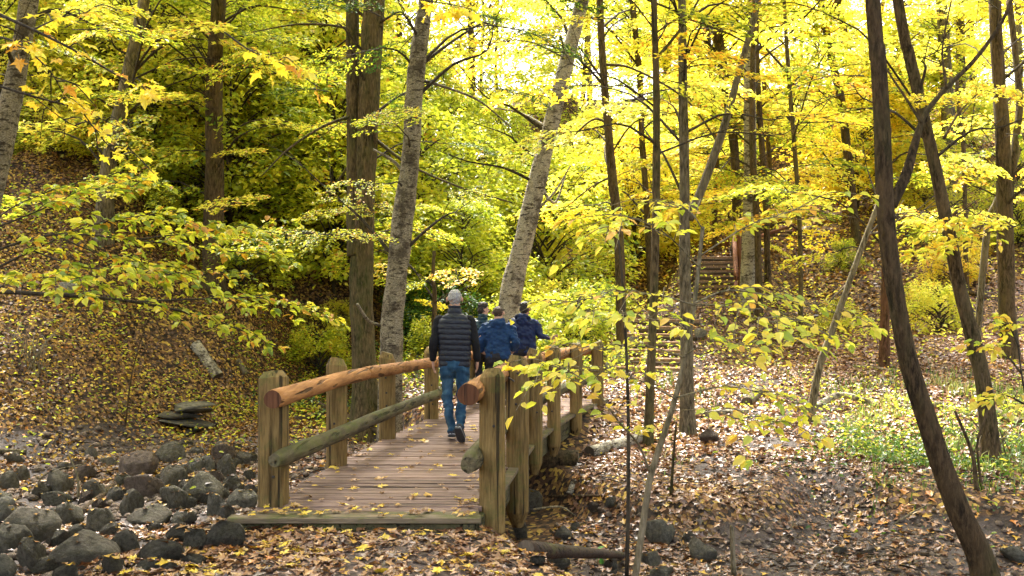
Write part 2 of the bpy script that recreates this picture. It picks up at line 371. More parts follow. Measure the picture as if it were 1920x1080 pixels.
def bare(x, y):
    r, _ = trail(x, y)
    b = .8*ss(1.4, .5, r)*(y < 40)
    b = np.maximum(b, .9*np.exp(-((x-3.7)/.55)**2-((y-12.2)/1.5)**2))       # muddy gully
    b = np.maximum(b, .8*ss(1.7, .5, np.abs(x-(3.7+(y-12)*.10)+.4*np.sin(y*.6)))*ss(10.5, 13, y)*ss(27, 20, y)*1.05)
    b = np.maximum(b, 1.45*ss(.5, .15, height(x, y)+.97)*(x < -1.7)*(y > 6)*(y < 19)*ss(-.3, .05, vn(x*.9, y*.9, 61)+.12))
    b = np.maximum(b, 1.1*ss(.4, .05, np.abs(height(x, y)+.97))*(x > 2.2)*(y < 12.4)*ss(-.2, .1, vn(x*1.1, y*1.6, 71)+.05))
    b = np.maximum(b, .55*ss(.5, 0, np.abs(height(x, y)+.97))*(x > .5)*(y < 12))
    b = np.maximum(b, .8*(y < 8.4)*ss(.3, 0., np.abs(height(x, y)+.1)))
    return b
a = gm.attributes.new('bare', 'FLOAT', 'POINT'); a.data.foreach_set('value', bare(X, Y).ravel().astype(np.float32))
ground = kind(link('ground', gm), 'structure', 'leaf covered ravine floor and slopes around the creek', None)
# shallow water of the creek
m, t, out = newmat('muddy_water')
principled(t, out, c4(.03,.022,.015), .06, bump(t, noise(t, coords(t, rand=False), 14, 3), .15, .02), .5)
wx, wy = np.meshgrid(np.linspace(1.2, 8.5, 60), np.linspace(8.2, 11.2, 30))
wi = np.arange(1800).reshape(30, 60); wf = np.stack([wi[:-1,:-1], wi[:-1,1:], wi[1:,1:], wi[1:,:-1]], -1).reshape(-1, 4)
kind(link('creek_water', mesh('creek_water', np.stack([wx, wy, -1.0+0*wx], -1).reshape(-1, 3), wf, m)), 'structure')
# ------------------------------------------------------------------ leaves
def unit(v): return v/(np.linalg.norm(v, axis=-1, keepdims=True)+1e-9)
def leaf_arrays(c, d, n, L, Wd, shape='rhomb', fold=.15):
    """c centre, d direction, n normal -> verts, tri/quad faces, faces per leaf"""
    d = unit(d); s = unit(np.cross(d, n)); n = np.cross(s, d)
    if shape == 'rhomb': P = np.array([(-.5,0,0),(-.05,.5,fold),(.5,0,0),(-.05,-.5,fold)]); Fc = np.array([(0,1,2),(0,2,3)])
    elif shape == 'oval': P = np.array([(-.5,0,0),(-.22,.42,fold),(.15,.40,fold),(.5,0,-.1),(.15,-.40,fold),(-.22,-.42,fold)]); Fc = np.array([(0,1,2),(0,2,3),(0,3,4),(0,4,5)])
    elif shape == 'star':
        P = [(-.45,0,0)]
        for a, r in ((-145,.38),(-118,.22),(-78,.55),(-45,.26),(-22,.36),(0,.62),(22,.36),(45,.26),(78,.55),(118,.22),(145,.38)):
            P.append((math.cos(math.radians(a))*r, math.sin(math.radians(a))*r, fold*abs(math.sin(math.radians(a)))*r*1.6))
        P = np.array(P); P[:, 1] *= 1.0; Fc = np.array([(0, i, i+1) for i in range(1, 11)]+[(0, 11, 1)])[:10]
    k = len(P); N = len(c)
    V = c[:, None, :]+P[None, :, 0:1]*L[:, None, None]*d[:, None, :]+P[None, :, 1:2]*Wd[:, None, None]*s[:, None, :]+P[None, :, 2:3]*L[:, None, None]*n[:, None, :]
    Fx = (np.arange(N)*k)[:, None, None]+Fc[None]
    return V.reshape(-1, 3), Fx.reshape(-1, 3), len(Fc)
def litter(name, x, y, L, shape, mat, tint, tilt, lift=.012, label=None, zf=None):
    N = len(x); z = (height(x, y) if zf is None else zf(x, y)); e = .15
    gxn = (height(x+e, y)-height(x-e, y))/(2*e); gyn = (height(x, y+e)-height(x, y-e))/(2*e)
    if zf is not None: gxn = gxn*0; gyn = gyn*0
    n = unit(np.stack([-gxn, -gyn, np.ones(N)], -1)+rng.normal(0, 1, (N, 3))*tilt)
    a = U(0, 2*np.pi, N); d = np.stack([np.cos(a), np.sin(a), 0*a], -1); d = d-n*(d*n).sum(-1, keepdims=True)
    c = np.stack([x, y, z+lift+U(0, .02, N)], -1)
    V, Fx, k = leaf_arrays(c, d, n, L, L*U(.6, 1, N), shape, fold=.18)
    o = link(name, mesh(name, V, Fx, mat, tint=np.repeat(tint, k)))
    return kind(o, 'stuff', label, 'fallen leaves')
def ok_ground(x, y, keep_bare=.3):
    h = height(x, y); b = bare(x, y)
    und = (x > np.interp(y, [7.8,16.8], [-2.1,-.5])) & (x < np.interp(y, [7.8,16.8], [-.2,1.5])) & (y > 7.9) & (y < 16.8)
    cl = np.clip(.72+1.5*fbm(x*1.3, y*1.3, 91, 3), .22, 1)
    return (U(0, 1, len(x)) > b*(1-keep_bare)) & ~und & (U(0, 1, len(x)) < cl)
def litter_tint(x, y, N):
    g = fbm(x*.7, y*.7, 31)*.28
    return np.clip(rng.beta(1.6, 1.5, N)*.95+g, 0, 1)
def vis(x, y, m=1.5): return (np.abs(x) < y*.53+m)
N = 76000; x = U(-8, 8, N); y = U(6, 14.5, N); k = vis(x, y) & ok_ground(x, y, .45); x, y = x[k], y[k]
litter('fallen_leaves', x, y, U(.25, 1, len(x))**1.5*.085+.028, 'star', L_litter, litter_tint(x, y, len(x)), .28, label='fallen maple leaves scattered over the near creek banks')
def dens(N, xr, yr, keep=.5):
    x = U(*xr, N); y = yr[0]+(yr[1]-yr[0])*U(0, 1, N)**1.1; k = vis(x, y) & ok_ground(x, y, keep); return x[k], y[k]
x, y = dens(360000, (-16, 22), (13.5, 30), .7); xl = (x < np.interp(y, [14, 30], [-4.5, -1]))
litter('fallen_leaves', x[~xl], y[~xl], U(.2, 1, (~xl).sum())**1.4*.085+.03, 'rhomb', L_litter, litter_tint(x[~xl], y[~xl], (~xl).sum()), .33, label='pinkish brown leaf litter across the flat ravine floor')
litter('fallen_leaves', x[xl], y[xl], U(.04, .095, xl.sum()), 'rhomb', L_litterY, litter_tint(x[xl], y[xl], xl.sum()), .42, label='yellow and brown leaf litter on the left slope')
x, y = dens(110000, (-26, 34), (30, 56), .8)
litter('fallen_leaves', x, y, U(.11, .2, len(x)), 'rhomb', L_litterY, litter_tint(x, y, len(x)), .5, label='golden leaf litter over the far hillsides')
def leafmesh(name, mat, kindl, L=1.0):
    """a single big leaf with a bent blade, lies in xy, stalk at the origin, points to +x, length 1"""
    if kindl == 'oval':
        prof = [(0,.0),(.12,.2),(.3,.31),(.5,.31),(.7,.23),(.87,.1),(1.0,0)]
        V = []; 
        for i, (u, wv) in enumerate(prof):
            z = -.22*u*u+.05*rng.normal(0,.4)
            V += [(u,-wv,z+.07*(wv > 0)+.03*rng.normal(0,.5)), (u,0,z), (u,wv,z+.07*(wv > 0)+.03*rng.normal(0,.5))]
        Fc = []
        for i in range(len(prof)-1):
            for j in (0, 1):
                a = i*3+j; Fc.append((a, a+3, a+4, a+1))
        s, f = tube([(-.18,0,.03),(0,0,0)], .012, 3); n0 = len(V); V = V+[tuple(q) for q in s]; Fc += [tuple(i+n0 for i in g) for g in f]
    else:
        R = [(180,.12),(150,.42),(128,.28),(112,.42),(95,.34),(72,.72),(58,.50),(45,.36),(30,.60),(14,.66),(0,1.0)]
        R = R[::-1]+[(-a, r) for a, r in R[1:-1]]
        V = [(.28,0,0)]
        for a, r in R:
            a = math.radians(a); r = r*(1+.06*rng.normal()); V.append((.28+math.cos(a)*r*.72, math.sin(a)*r*.72, .12*rng.normal()*.5-.1*r*r))
        Fc = [(0, i, i % (len(V)-1)+1) for i in range(1, len(V))]
        s, f = tube([(-.25,0,.06),(.2,0,0)], .012, 3); n0 = len(V); V = V+[tuple(q) for q in s]; Fc += [tuple(i+n0 for i in g) for g in f]
    V = np.array(V)*L
    tv = float(U(0, 1)); m = mesh(name, V, Fc, mat, tint=[tv]*len(Fc)); return m
LO = [leafmesh('oval_leaf', L_near, 'oval') for i in range(6)]
LG = [leafmesh('oval_leaf', L_nearg, 'oval') for i in range(8)]
LM = [leafmesh('maple_leaf', L_maple, 'maple') for i in range(6)]
LF = [leafmesh('maple_leaf', L_loose, 'maple') for i in range(8)]
def place_leaf(parent, meshes, p, d, n, L):
    d = Vector(d).normalized(); n = Vector(n); s = n.cross(d).normalized(); n = d.cross(s)
    o = link('leaf', meshes[int(U(0, len(meshes)))], parent)
    M = Matrix((d, s, n)).transposed().to_4x4(); M.translation = Vector(p)
    o.matrix_local = M@Matrix.Scale(L, 4); return o
# ------------------------------------------------------------------ footbridge
yb = [7.8,8.35,10.3,11.8,13.2,14.7,16,16.9]
XR = lambda y: float(np.interp(y, yb, [-.30,-.27,-.04,.15,.43,.80,1.22,1.50]))
XL = lambda y: float(np.interp(y, [7.8,8.35,10.3,12.15,14.1,16,16.9], [-2.12,-2.03,-1.78,-1.5,-1.12,-.64,-.38]))
br = thing('footbridge', 'wooden plank footbridge with log handrails curving over the rocky creek', 'footbridge')
y = 7.84; i = 0
while y < 16.8:
    wd = .142+U(-.003, .003); yc = y+wd/2
    x0 = XL(yc)-(.03 if i else .10)+U(-.012, .012); x1 = XR(yc)+(.02 if i else .05)+U(-.012, .012)
    V, Fc = box((0,0,0), (x1-x0, wd-.012-U(0,.006), .045), bev=.006)
    sk = np.interp(yc, [8,13,16.8], [0,.06,.16])
    V[:, 1] -= V[:, 0]*sk; V[:, 2] += .004*np.sin(V[:, 0]*3+i)
    o = link('deck_plank', mesh('deck_plank', V, Fc, Wd_plankg if i in (0, 1) else Wd_plank), br, ((x0+x1)/2, yc, -.0225+U(-.004, .004)))
    if i < 2: o['label'] = 'green stained plank at the near end'
    y += wd; i += 1
# edge beams, cross beams and the front face
def along(name, fx, ys, off, z, wd, hh, mat, label=None):
    for a, b in zip(ys[:-1], ys[1:]):
        p = np.array((fx(a)+off, a, z)); q = np.array((fx(b)+off, b, z)); d = q-p; L = np.linalg.norm(d); u = d/L; s = np.array((u[1], -u[0], 0))
        V, Fc = box((0,0,0), (wd, L-.006, hh), bev=.006); R = np.array([s, u, (0,0,1)]).T
        o = link(name, mesh(name, V@R.T, Fc, mat), br, tuple((p+q)/2))
along('edge_beam', XR, [7.95,10.3,11.8,13.2,14.7,16,16.8], .0, -.19, .07, .28, Wd_beam)
along('edge_beam', XL, [7.95,10.3,12.15,14.1,16,16.8], .06, -.19, .07, .28, Wd_beam)
along('edge_board', XR, [8.5,10.2,11.7,13.1,14.6,16,16.8], .075, -.022, .10, .042, Wd_plankg)
for yy in (9.4, 11, 12.6, 14.2, 15.8):
    V, Fc = box((0,0,0), (XR(yy)-XL(yy)-.14, .12, .14), bev=.005); link('cross_beam', mesh('cross_beam', V, Fc, Wd_beam), br, ((XR(yy)+XL(yy))/2+.03, yy, -.12))
V, Fc = box((0,0,0), (1.86, .05, .16), bev=.005); link('front_board', mesh('front_board', V, Fc, Wd_beam), br, (-1.2, 7.90, -.13))
V, Fc = box((0,0,0), (.09, .05, .3), bev=.005); link('corner_board', mesh('corner_board', V, Fc, Wd_beam), br, (-.335, 7.865, -.2))
def log_post(x, y, top, bot, r, seed, square=False, lean=0, label=None):
    n = 22; zs = np.linspace(bot, top, n); k = 18; ang = np.linspace(0, 2*np.pi, k, endpoint=False)+.2; V = []
    for z in zs:
        rr = r*(1-.55*ss(bot+.16, bot, z)*(bot < -.1))*(1-.34*ss(top-.045, top, z))
        e = np.ones(k)
        if square: e = 1/np.maximum(np.abs(np.cos(ang)), np.abs(np.sin(ang)))**.75*.93
        e = e*(1+.05*vn(np.cos(ang)*2+seed*5, np.sin(ang)*2+z*.7, seed)+.05*vn(np.cos(ang)*6+seed, np.sin(ang)*6+z*.4, seed+2)+.03*vn(ang*3, z*9, seed))
        V.append(np.stack([np.cos(ang)*rr*e+lean*z, np.sin(ang)*rr*e, z+.02*np.cos(ang+seed)*(z > top-.08)+0*ang], -1))
    V = np.concatenate(V); Fc = [(a*k+j, a*k+(j+1) % k, (a+1)*k+(j+1) % k, (a+1)*k+j) for a in range(n-1) for j in range(k)]
    Fc += [tuple(range(k-1, -1, -1)), tuple((n-1)*k+j for j in range(k))]
    o = link('post', mesh('post', V, Fc, Wd_post, smooth=False), br, (x, y, 0))
    if label: o['label'] = label
    # weathering splits along the face and bolt heads
    for q in range(int(U(1, 4))):
        zz = U(.2, top-.15); link('bolt', bolt_mesh, o, (-.0+U(-.03,.03), -r*.985 if not square else -r*1.0, zz))
    return o
bm_ = MB(); V, Fc = tube([(0,.01,0),(0,-.006,0),(0,-.009,0)], [.012,.012,.006], 8); bm_.add(V, Fc)
M_iron = simple('dark_iron', c4(.02,.018,.016), c4(.05,.04,.035), 60, .6)
bolt_mesh = bm_.mesh('bolt', M_iron)
# left posts then right posts (x, y, top)
for j, (x, y, tp, r, sq) in enumerate([(-1.97,8.38,1.09,.125,True),(-1.76,10.3,1.075,.105,False),(-1.475,12.15,1.03,.10,False),(-1.10,14.1,.98,.10,False),(-.66,16.0,.96,.10,False)]):
    log_post(x-.02*(j > 0), y, tp, -.02 if j == 0 else -.55, r, j+1, sq)
for j, (x, y, tp, r, bt) in enumerate([(-.165,8.37,1.11,.108,-.36),(.055,10.25,1.10,.118,-.62),(.265,11.75,1.09,.09,-.36),(.545,13.2,1.05,.092,-.38),(.93,14.75,1.01,.092,-.36),(1.36,16.1,.97,.095,-.34)]):
    log_post(x, y, tp, bt, r, j+20)
def log_rail(P, R, mat, endmat, name, seed, hexa=False, kk=16):
    n = 40; Q = catmull(P, n); r = np.interp(np.linspace(0, 1, n), np.linspace(0, 1, len(R)), R)
    r = r.copy(); r[0] *= .93 if not hexa else .72; Q[0] = Q[0]; V, Fc = tube(Q, r, kk if not hexa else 12, bump=.045 if not hexa else .1, seed=seed)
    if not hexa:   # small rounded lip
        pass
    c = Q[0]; mi = [0]*(len(Fc)-2)+[1, 1]
    o = link(name, mesh(name, V-c, Fc, [mat, endmat], midx=mi), br, tuple(c)); 
    pl = o.data.polygons
    for f in pl: f.use_smooth = len(f.vertices) == 4
    return o
RA = .077
lu = [(-1.885,7.98,.905),(-1.70,10.1,.885),(-1.60,11.0,.865)]
o = log_rail(lu, [RA, RA*.97, RA*.93], Wd_rail, Wd_railend, 'upper_rail', 3)
o = log_rail([(-1.60,11.02,.87),(-1.355,12.15,.845),(-.98,14.1,.80),(-.50,16.2,.77)], [RA*.93, RA*.9, RA*.88], Wd_rail, Wd_railend, 'upper_rail', 4)
log_rail([(-1.87,7.98,.425),(-1.655,10.0,.375),(-1.35,12.1,.365),(-.97,14.1,.36),(-.5,16.2,.36)], [.073,.07,.066], Wd_moss, Wd_moss, 'lower_rail', 5, True)
log_rail([(-.345,7.95,.945),(-.15,9.9,.925),(.07,11.75,.90),(.36,13.2,.88)], [.093,.09,.085], Wd_rail, Wd_railend, 'upper_rail', 6)
log_rail([(.37,13.22,.885),(.75,14.75,.865),(1.18,16.1,.84),(1.42,16.75,.83)], [.085,.082,.08], Wd_rail, Wd_railend, 'upper_rail', 7)
log_rail([(-.345,7.95,.39),(-.15,9.9,.38),(.07,11.75,.37),(.36,13.2,.36),(.75,14.75,.36),(1.2,16.2,.36)], [.088,.08,.075], Wd_moss, Wd_moss, 'lower_rail', 8, True)
V, Fc = tube(catmull([(-.03,9.35,.96),(.02,9.34,.93)], 3), .008, 6); link('bracket', mesh('bracket', V, Fc, M_iron), br)
# the path in front and its loose maple leaves
def mound_ok(x, y): return (x > np.interp(y, [5.5,6.7,7.8], [-3.3,-2.8,-2.15])) & (x < np.interp(y, [5.5,6.6,7.8], [.7,.4,-.25]))
path_n = (44, 30); xs = np.linspace(-2.6, .3, 60); ys = np.linspace(3.0, 7.84, 60); XX, YY = np.meshgrid(xs, ys)
le = np.interp(YY, [3,6.7,7.84], [-3.6,-2.55,-2.0])+.1*vn(YY*3, YY*0, 2); re = np.interp(YY, [3,6.6,7.84], [1.2,.2,-.35])+.1*vn(YY*3, YY*0, 7)
uu = np.linspace(0, 1, 60)[None, :]; XX = le+(re-le)*uu
pi = np.arange(3600).reshape(60, 60); pf = np.stack([pi[:-1,:-1], pi[:-1,1:], pi[1:,1:], pi[1:,:-1]], -1).reshape(-1, 4)
pth_m = mesh('footpath', np.stack([XX, YY, height(XX, YY)+.006*np.sin(np.pi*uu)**.5], -1).reshape(-1, 3), pf, simple('trodden_earth', c4(.04,.028,.022), c4(.12,.085,.07), 14, .9, .8, .03), smooth=True)
pth = kind(link('footpath', pth_m), 'structure')
cnt = 0
while cnt < 250:
    x = U(-3.2, .8); y = U(5.9, 7.82)
    if not mound_ok(x, y): continue
    a = U(0, 6.28); n = (rng.normal(0,.22), rng.normal(0,.22), 1)
    place_leaf(pth, LF, (x, y, H(x, y)+.022+U(0,.015)), (math.cos(a), math.sin(a), U(-.1,.25)), n, U(.07, .13)); cnt += 1
N = 2600; x = U(-3.3, .8, N); y = U(5.5, 7.8, N); k = mound_ok(x, y); x, y = x[k], y[k]
litter('fallen_leaves', x, y, U(.03, .09, len(x)), 'star', L_litter, litter_tint(x, y, len(x)), .22, label='small brown leaf scraps on the path before the bridge')
# leaves on the deck
cnt = 0
while cnt < 290:
    y = 7.9+8.6*U(0, 1)**1.5 if cnt > 26 else U(7.86, 8.3); l, r_ = XL(y)+.05, XR(y)-.05
    u = U(0, 1)
    if U(0, 1) < .55: u = u**3 if U(0, 1) < .5 else 1-u**3
    x = l+(r_-l)*u; a = U(0, 6.28)
    place_leaf(br, LF, (x, y, .014+U(0,.012)), (math.cos(a), math.sin(a), U(-.05,.2)), (rng.normal(0,.16), rng.normal(0,.16), 1), U(.05, .11)); cnt += 1
# ------------------------------------------------------------------ rocks
def rock_mesh(seed, sub=3, ang=.6, mat=R_dark):
    import bmesh
    b = bmesh.new(); bmesh.ops.create_icosphere(b, subdivisions=sub, radius=1); r = np.random.default_rng(seed)
    V = np.array([v.co[:] for v in b.verts]); Fc = [tuple(v.index for v in f.verts) for f in b.faces]; b.free()
    for q in range(int(7+14*ang)):
        n = unit(r.normal(0, 1, 3)); d = r.uniform(.42, .88); s = V@n
        V = V-np.where(s > d, (s-d)*.92, 0)[:, None]*n
    V = V*(1+.22*vn(V[:, 0]*1.7+seed, V[:, 1]*1.7+V[:, 2]*1.3, seed)+.05*vn(V[:, 0]*5+V[:, 2]*3, V[:, 1]*5+seed, seed+1))[:, None]
    return mesh('rock', V, Fc, mat, smooth=True)
gL = 'stones lying in the creek bed left of the bridge'
RK = [rock_mesh(100+i, 3, .25+.12*(i % 7)) for i in range(14)]
def rock(px, py, wpx, hpx, label, group=None, mat=None, seed=None, rz=None, depth=None, sink=.25, name='rock', tilt=0):
    p = hit(px, py+hpx*.42) if depth is None else None
    if p is None: p = W(px, py+hpx*.4, depth); p.z = H(p.x, p.y)
    s = p.y/F; w_ = wpx*s/2; h_ = hpx*s/2*1.12
    me = RK[int(U(0, 14)) if seed is None else seed]
    o = thing(name, label, 'rock', (p.x, p.y, p.z+h_*.48), 0, group, me)
    g_ = 1.36 if group == gL else 1.1; o.scale = (w_*g_, w_*U(.8, 1.1), h_*g_*1.25); o.rotation_euler = (U(-.2,.2), tilt, U(-.5,.5) if rz is None else rz)
    if mat:
        o.material_slots[0].link = 'OBJECT'; o.material_slots[0].material = mat
    return o
big = [(265,872,76,56,'largest reddish brown boulder among the creek stones',R_brown,4),
 (268,910,60,46,'rounded boulder resting just under the largest brown one',R_brown,1),
 (112,902,62,44,'low rounded boulder at the far left end of the stone heap',R_dark,0),
 (325,852,52,32,'flat topped green stone at the back of the heap',R_dark,2),
 (322,895,54,48,'blocky grey stone right of the largest boulder',R_dark,5),
 (327,930,50,42,'squat dark boulder in front of the blocky grey stone',R_dark,1),
 (382,918,68,48,'slanting wedge shaped green slab in the heap',R_dark,12),
 (402,948,38,40,'small white patched stone at the front of the heap',R_grey,3),
 (60,985,92,78,'big dark slab tilted up on its edge',R_dark,13),
 (192,975,66,52,'pyramid shaped dark stone below the heap',R_dark,6),
 (133,965,50,40,'mossy stone beside the tilted slab',R_dark,8),
 (250,946,44,38,'dark cube like stone under the rounded boulder',R_dark,11),
 (165,1035,110,58,'broad black block at the bottom of the creek bed',R_dark,12),
 (300,1033,84,40,'long grey slab low beside the path',R_dark,5),
 (422,1000,60,58,'upright split stone against the bridge end',R_dark,13),
 (370,1012,52,44,'cracked stone next to the upright split one',R_dark,6),
 (243,1020,56,40,'dark stone between the black block and the long slab',R_dark,2),
 (283,967,72,26,'low flat stone behind the leaf patch',R_dark,12),
 (345,968,42,24,'thin pale green stone beside the leaf patch',R_grey,5),
 (60,1035,60,56,'round dark stone in the lower corner of the creek bed',R_dark,0),
 (105,936,48,30,'dark stone below the low rounded boulder',R_dark,1),
 (180,922,44,38,'greenish stone left of the rounded boulder',R_dark,8),
 (455,936,48,44,'pale streaked stone against the first bridge post',R_grey,13),
 (418,852,38,42,'brown rounded stone near the back of the heap',R_brown,1),
 (405,895,44,30,'sandy stone in the middle of the heap',R_brown,6)]
for q in big: rock(*q[:4], q[4], gL, q[5], q[6])
for q in [(366,875,34,26),(392,872,36,26),(430,878,36,36),(455,858,34,28),(372,845,30,20),(388,888,26,18),(440,905,34,30),(300,948,24,22),(215,995,40,26),(150,1000,40,30),(95,970,30,22),(20,905,44,30),(12,960,50,40),(20,1010,70,50),(340,1000,44,26),(230,900,30,24),(160,890,40,24),(205,865,34,20),(145,870,30,22),(290,990,36,18),(470,890,26,24),(462,975,30,20),(420,925,28,22),(350,940,30,22),(90,1065,50,26),(215,1060,44,30),(365,1050,60,24),(440,868,24,18),(30,860,30,20),(345,912,24,20),(300,905,26,22),(365,900,24,20),(395,930,22,20),(425,962,34,26),(448,915,24,22),(410,875,24,20),(345,885,22,18),(240,925,22,18),(215,925,30,24),(160,935,28,22),(80,920,30,24),(45,890,30,22),(235,1010,36,26),(110,1010,34,26),(25,965,44,34),(0,935,40,30),(275,1060,40,22),(320,1065,40,22),(130,1072,44,26),(5,1065,50,36),(185,945,24,18),(290,862,28,20),(350,830,24,16),(412,838,26,18),(448,838,22,16),(470,860,22,20),(468,920,24,20),(250,858,24,18),(175,850,26,18),(120,875,26,18)]:
    rock(*q, 'small dark creek stone wedged between larger ones in the heap', gL, R_dark if U(0, 1) < .55 else (R_brown if U(0, 1) < .5 else R_grey))
gR = 'stones in the creek bed right of the bridge'
for q in [(1232,992,58,50,'tall pale boulder behind the leaning sapling stem',R_grey,1),(1222,1045,52,40,'rough grey boulder at the foot of the sapling',R_grey,6),(1312,1032,60,44,'smooth pale wedge shaped boulder in the creek',R_grey,12),(1290,1005,32,24,'small grey stone between the two pale boulders',R_grey,0),(1240,1072,60,22,'pale flat stone at the water edge under the sapling',R_grey,3),
 (990,935,54,60,'dark stone under the second bridge post',R_dark,13),(978,990,34,40,'mossy stone under the nearest bridge post',R_dark,2),(1057,1000,36,26,'angular pale stone above the rotten log',R_grey,12),(1078,985,22,18,'little stone behind the angular pale one',R_grey,5),(1148,942,32,24,'grey split stone half buried on the bank',R_grey,6),(1115,948,28,18,'brown stone half buried on the bank',R_brown,4),(1045,1052,44,26,'rounded stone in front of the rotten log',R_grey,1),(1145,1055,40,26,'grey stone right of the green seedling',R_grey,0),(1010,1048,40,26,'dark stone below the nearest bridge post',R_dark,6),(1330,817,38,24,'brown boulder behind the sapling on the leaf floor',R_brown,12),(1572,1030,30,12,'flat pale stone in the shallow creek',R_grey,3),(1900,1035,50,34,'mossy boulder at the creek edge by the leaning trunk',R_grey,8),
 (1163,668,34,38,'tall grey boulder left of the lower steps',R_grey,5),(1190,640,26,26,'upper grey boulder beside the lower steps',R_grey,6),(1142,690,28,22,'low grey boulder at the foot of the steps',R_grey,2),(1310,625,30,22,'pale boulder right of the lower steps',R_grey,3),(1125,655,26,20,'dark boulder near the far end of the bridge',R_dark,1),
 (1785,600,26,20,'small boulder on the right hillside',R_grey,0),(128,540,46,26,'smooth grey boulder on the left slope above the branch',R_grey,1)]:
    rock(*q[:4], q[4], gR if q[1] > 700 else 'boulders on the banks', q[5], q[6])
def rock_leaves():
    P = []
    for o in [q for q in C.objects if q.get('category') in ('rock',)]:
        M = Matrix.LocRotScale(o.location, o.rotation_euler, o.scale); vs = o.data.vertices; k = 0
        for _ in range(60):
            v = vs[int(U(0, len(vs)))]
            if v.co.z > .45: P.append(tuple(M@v.co)); k += 1
            if k > 3: break
    P = np.array(P); n = len(P); a = U(0, 6.28, n); d = np.stack([np.cos(a), np.sin(a), U(-.3,.3,n)], -1); nn = np.array((0,0,1.))+rng.normal(0,.3,(n,3)); l = U(.04,.085,n)
    V, Fx, k = leaf_arrays(P+(0,0,.008), d, nn, l, l*.9, 'star', .2)
    kind(link('fallen_leaves', mesh('fallen_leaves', V, Fx, L_litterY, tint=np.repeat(rng.beta(2.2,1.3,n), k))), 'stuff', 'fallen leaves caught on the creek stones', 'fallen leaves')
rock_leaves()
# stacked ledge slabs on the left bank
bl = hit(345, 800)
for j, (dx, dz, w_, h_) in enumerate([(0,.10,1.1,.12),(.05,.27,1.15,.10),(-.08,.40,1.0,.09),(.12,.50,.95,.07),(-.02,.59,.8,.06)]):
    o = thing('ledge_slab', ['lowest thick slab of the dark ledge stack','second slab of the dark ledge stack','middle slab of the dark ledge stack','fourth slab of the dark ledge stack','thin top slab of the dark ledge stack'][j]+' on the bank', 'rock slab', (bl.x+dx, bl.y+.1, bl.z+dz), .1*j-.15, 'dark ledge slabs stacked on the left bank', RK[(j*3+5) % 14]); o.scale = (w_*.62, .45, h_*.85); o.rotation_euler = (U(-.16,.16), U(-.12,.12), U(-.5,.5)); o.location.z -= .2; o.location.x += U(-.12,.12)
def pebbles(n, xr, yr, smax, label, mat):
    x = U(*xr, n); y = U(*yr, n); hh = height(x, y); k = (hh < -.62) & (bare(x, y) > .25); x, y, hh = x[k], y[k], hh[k]; n = len(x)
    B = np.array([(1,0,0),(.3,.9,.1),(-.8,.6,0),(-.9,-.5,.1),(.2,-.9,0),(.3,.2,.75),(-.3,-.1,.8),(0,0,-.5)]); Ft = np.array([(0,1,5),(1,2,5),(2,6,5),(2,3,6),(3,4,6),(4,0,5),(4,5,6),(0,7,1),(1,7,2),(2,7,3),(3,7,4),(4,7,0)])
    s_ = smax*U(.15, 1, n)**2+.012; a = U(0, 6.28, n); V = B[None]*s_[:, None, None]*U(.7, 1.2, (n, 8, 1)); ca, sa = np.cos(a)[:, None], np.sin(a)[:, None]
    V = np.stack([V[..., 0]*ca-V[..., 1]*sa*.8+x[:, None], V[..., 0]*sa+V[..., 1]*ca*.8+y[:, None], V[..., 2]*.8+hh[:, None]], -1).reshape(-1, 3)
    Fx = ((np.arange(n)*8)[:, None, None]+Ft[None]).reshape(-1, 3); kind(link('pebbles', mesh('pebbles', V, Fx, mat)), 'stuff', label, 'pebbles')
pebbles(5200, (-9, -1.5), (8.5, 19), .10, 'small pebbles between the creek stones on the left', R_brown)
pebbles(2600, (.2, 8), (8.5, 12.5), .06, 'small pebbles in the muddy creek on the right', R_brown)
def twig_litter(n, xr, yr, label):
    x = U(*xr, n); y = U(*yr, n); k = vis(x, y) & ok_ground(x, y, .9); x, y = x[k], y[k]; n = len(x); a = U(0, 6.28, n); l = U(.08, .5, n)
    c = np.stack([x, y, height(x, y)+.035], -1); d = np.stack([np.cos(a), np.sin(a), U(-.12,.12,n)], -1); nn = np.stack([0*a, -.6+0*a, 1+0*a], -1)
    V, Fx, k = leaf_arrays(c, d, nn, l, U(.008,.02,n), 'rhomb', .04); kind(link('twig_litter', mesh('twig_litter', V, Fx, B_twig)), 'stuff', label, 'twigs')
twig_litter(1500, (-9, 9), (8.5, 17), 'dead twigs scattered among the fallen leaves near the creek')
twig_litter(1500, (-14, 16), (17, 30), 'dead twigs scattered over the farther leaf floor')
# ------------------------------------------------------------------ logs and sticks
def log(p, q, r, mat, label, name='fallen_log', bmp=.12, cat='log', mid=None, r2=None, n=14):
    p, q = Vector(p), Vector(q); pts = [p, q] if mid is None else [p, Vector(mid), q]
    P = catmull([np.array(a) for a in pts], n); c = P[0].copy()
    V, Fc = tube(P-c, np.linspace(r, r2 or r*.85, n), 12, bump=bmp, seed=int(abs(p.x*13+p.y*7)) % 50)
    o = thing(name, label, cat, tuple(c), 0, None, mesh(name, V, Fc, [mat, Wd_end], midx=[0]*(len(Fc)-2)+[1,1]))
    for f in o.data.polygons: f.use_smooth = len(f.vertices) == 4
    return o
def glog(a, b, rpx, mat, label, up=.6, **k):
    p, q = hit(*a), hit(*b); r = rpx*p.y/F; p.z += r*up; q.z += r*up; return log(p, q, r, mat, label, **k)
glog((408,716), (366,655), 13, B_birch, 'short pale birch log lying down the left slope')
glog((461,706), (445,680), 7, B_grey, 'short grey log stub beside the birch log on the slope')
glog((1105,858), (1205,828), 13, B_birch, 'pale birch log lying across leaves left of the thin trunk')
glog((1308,780), (1402,776), 6, B_birch, 'thin pale log lying behind the sapling leaves')
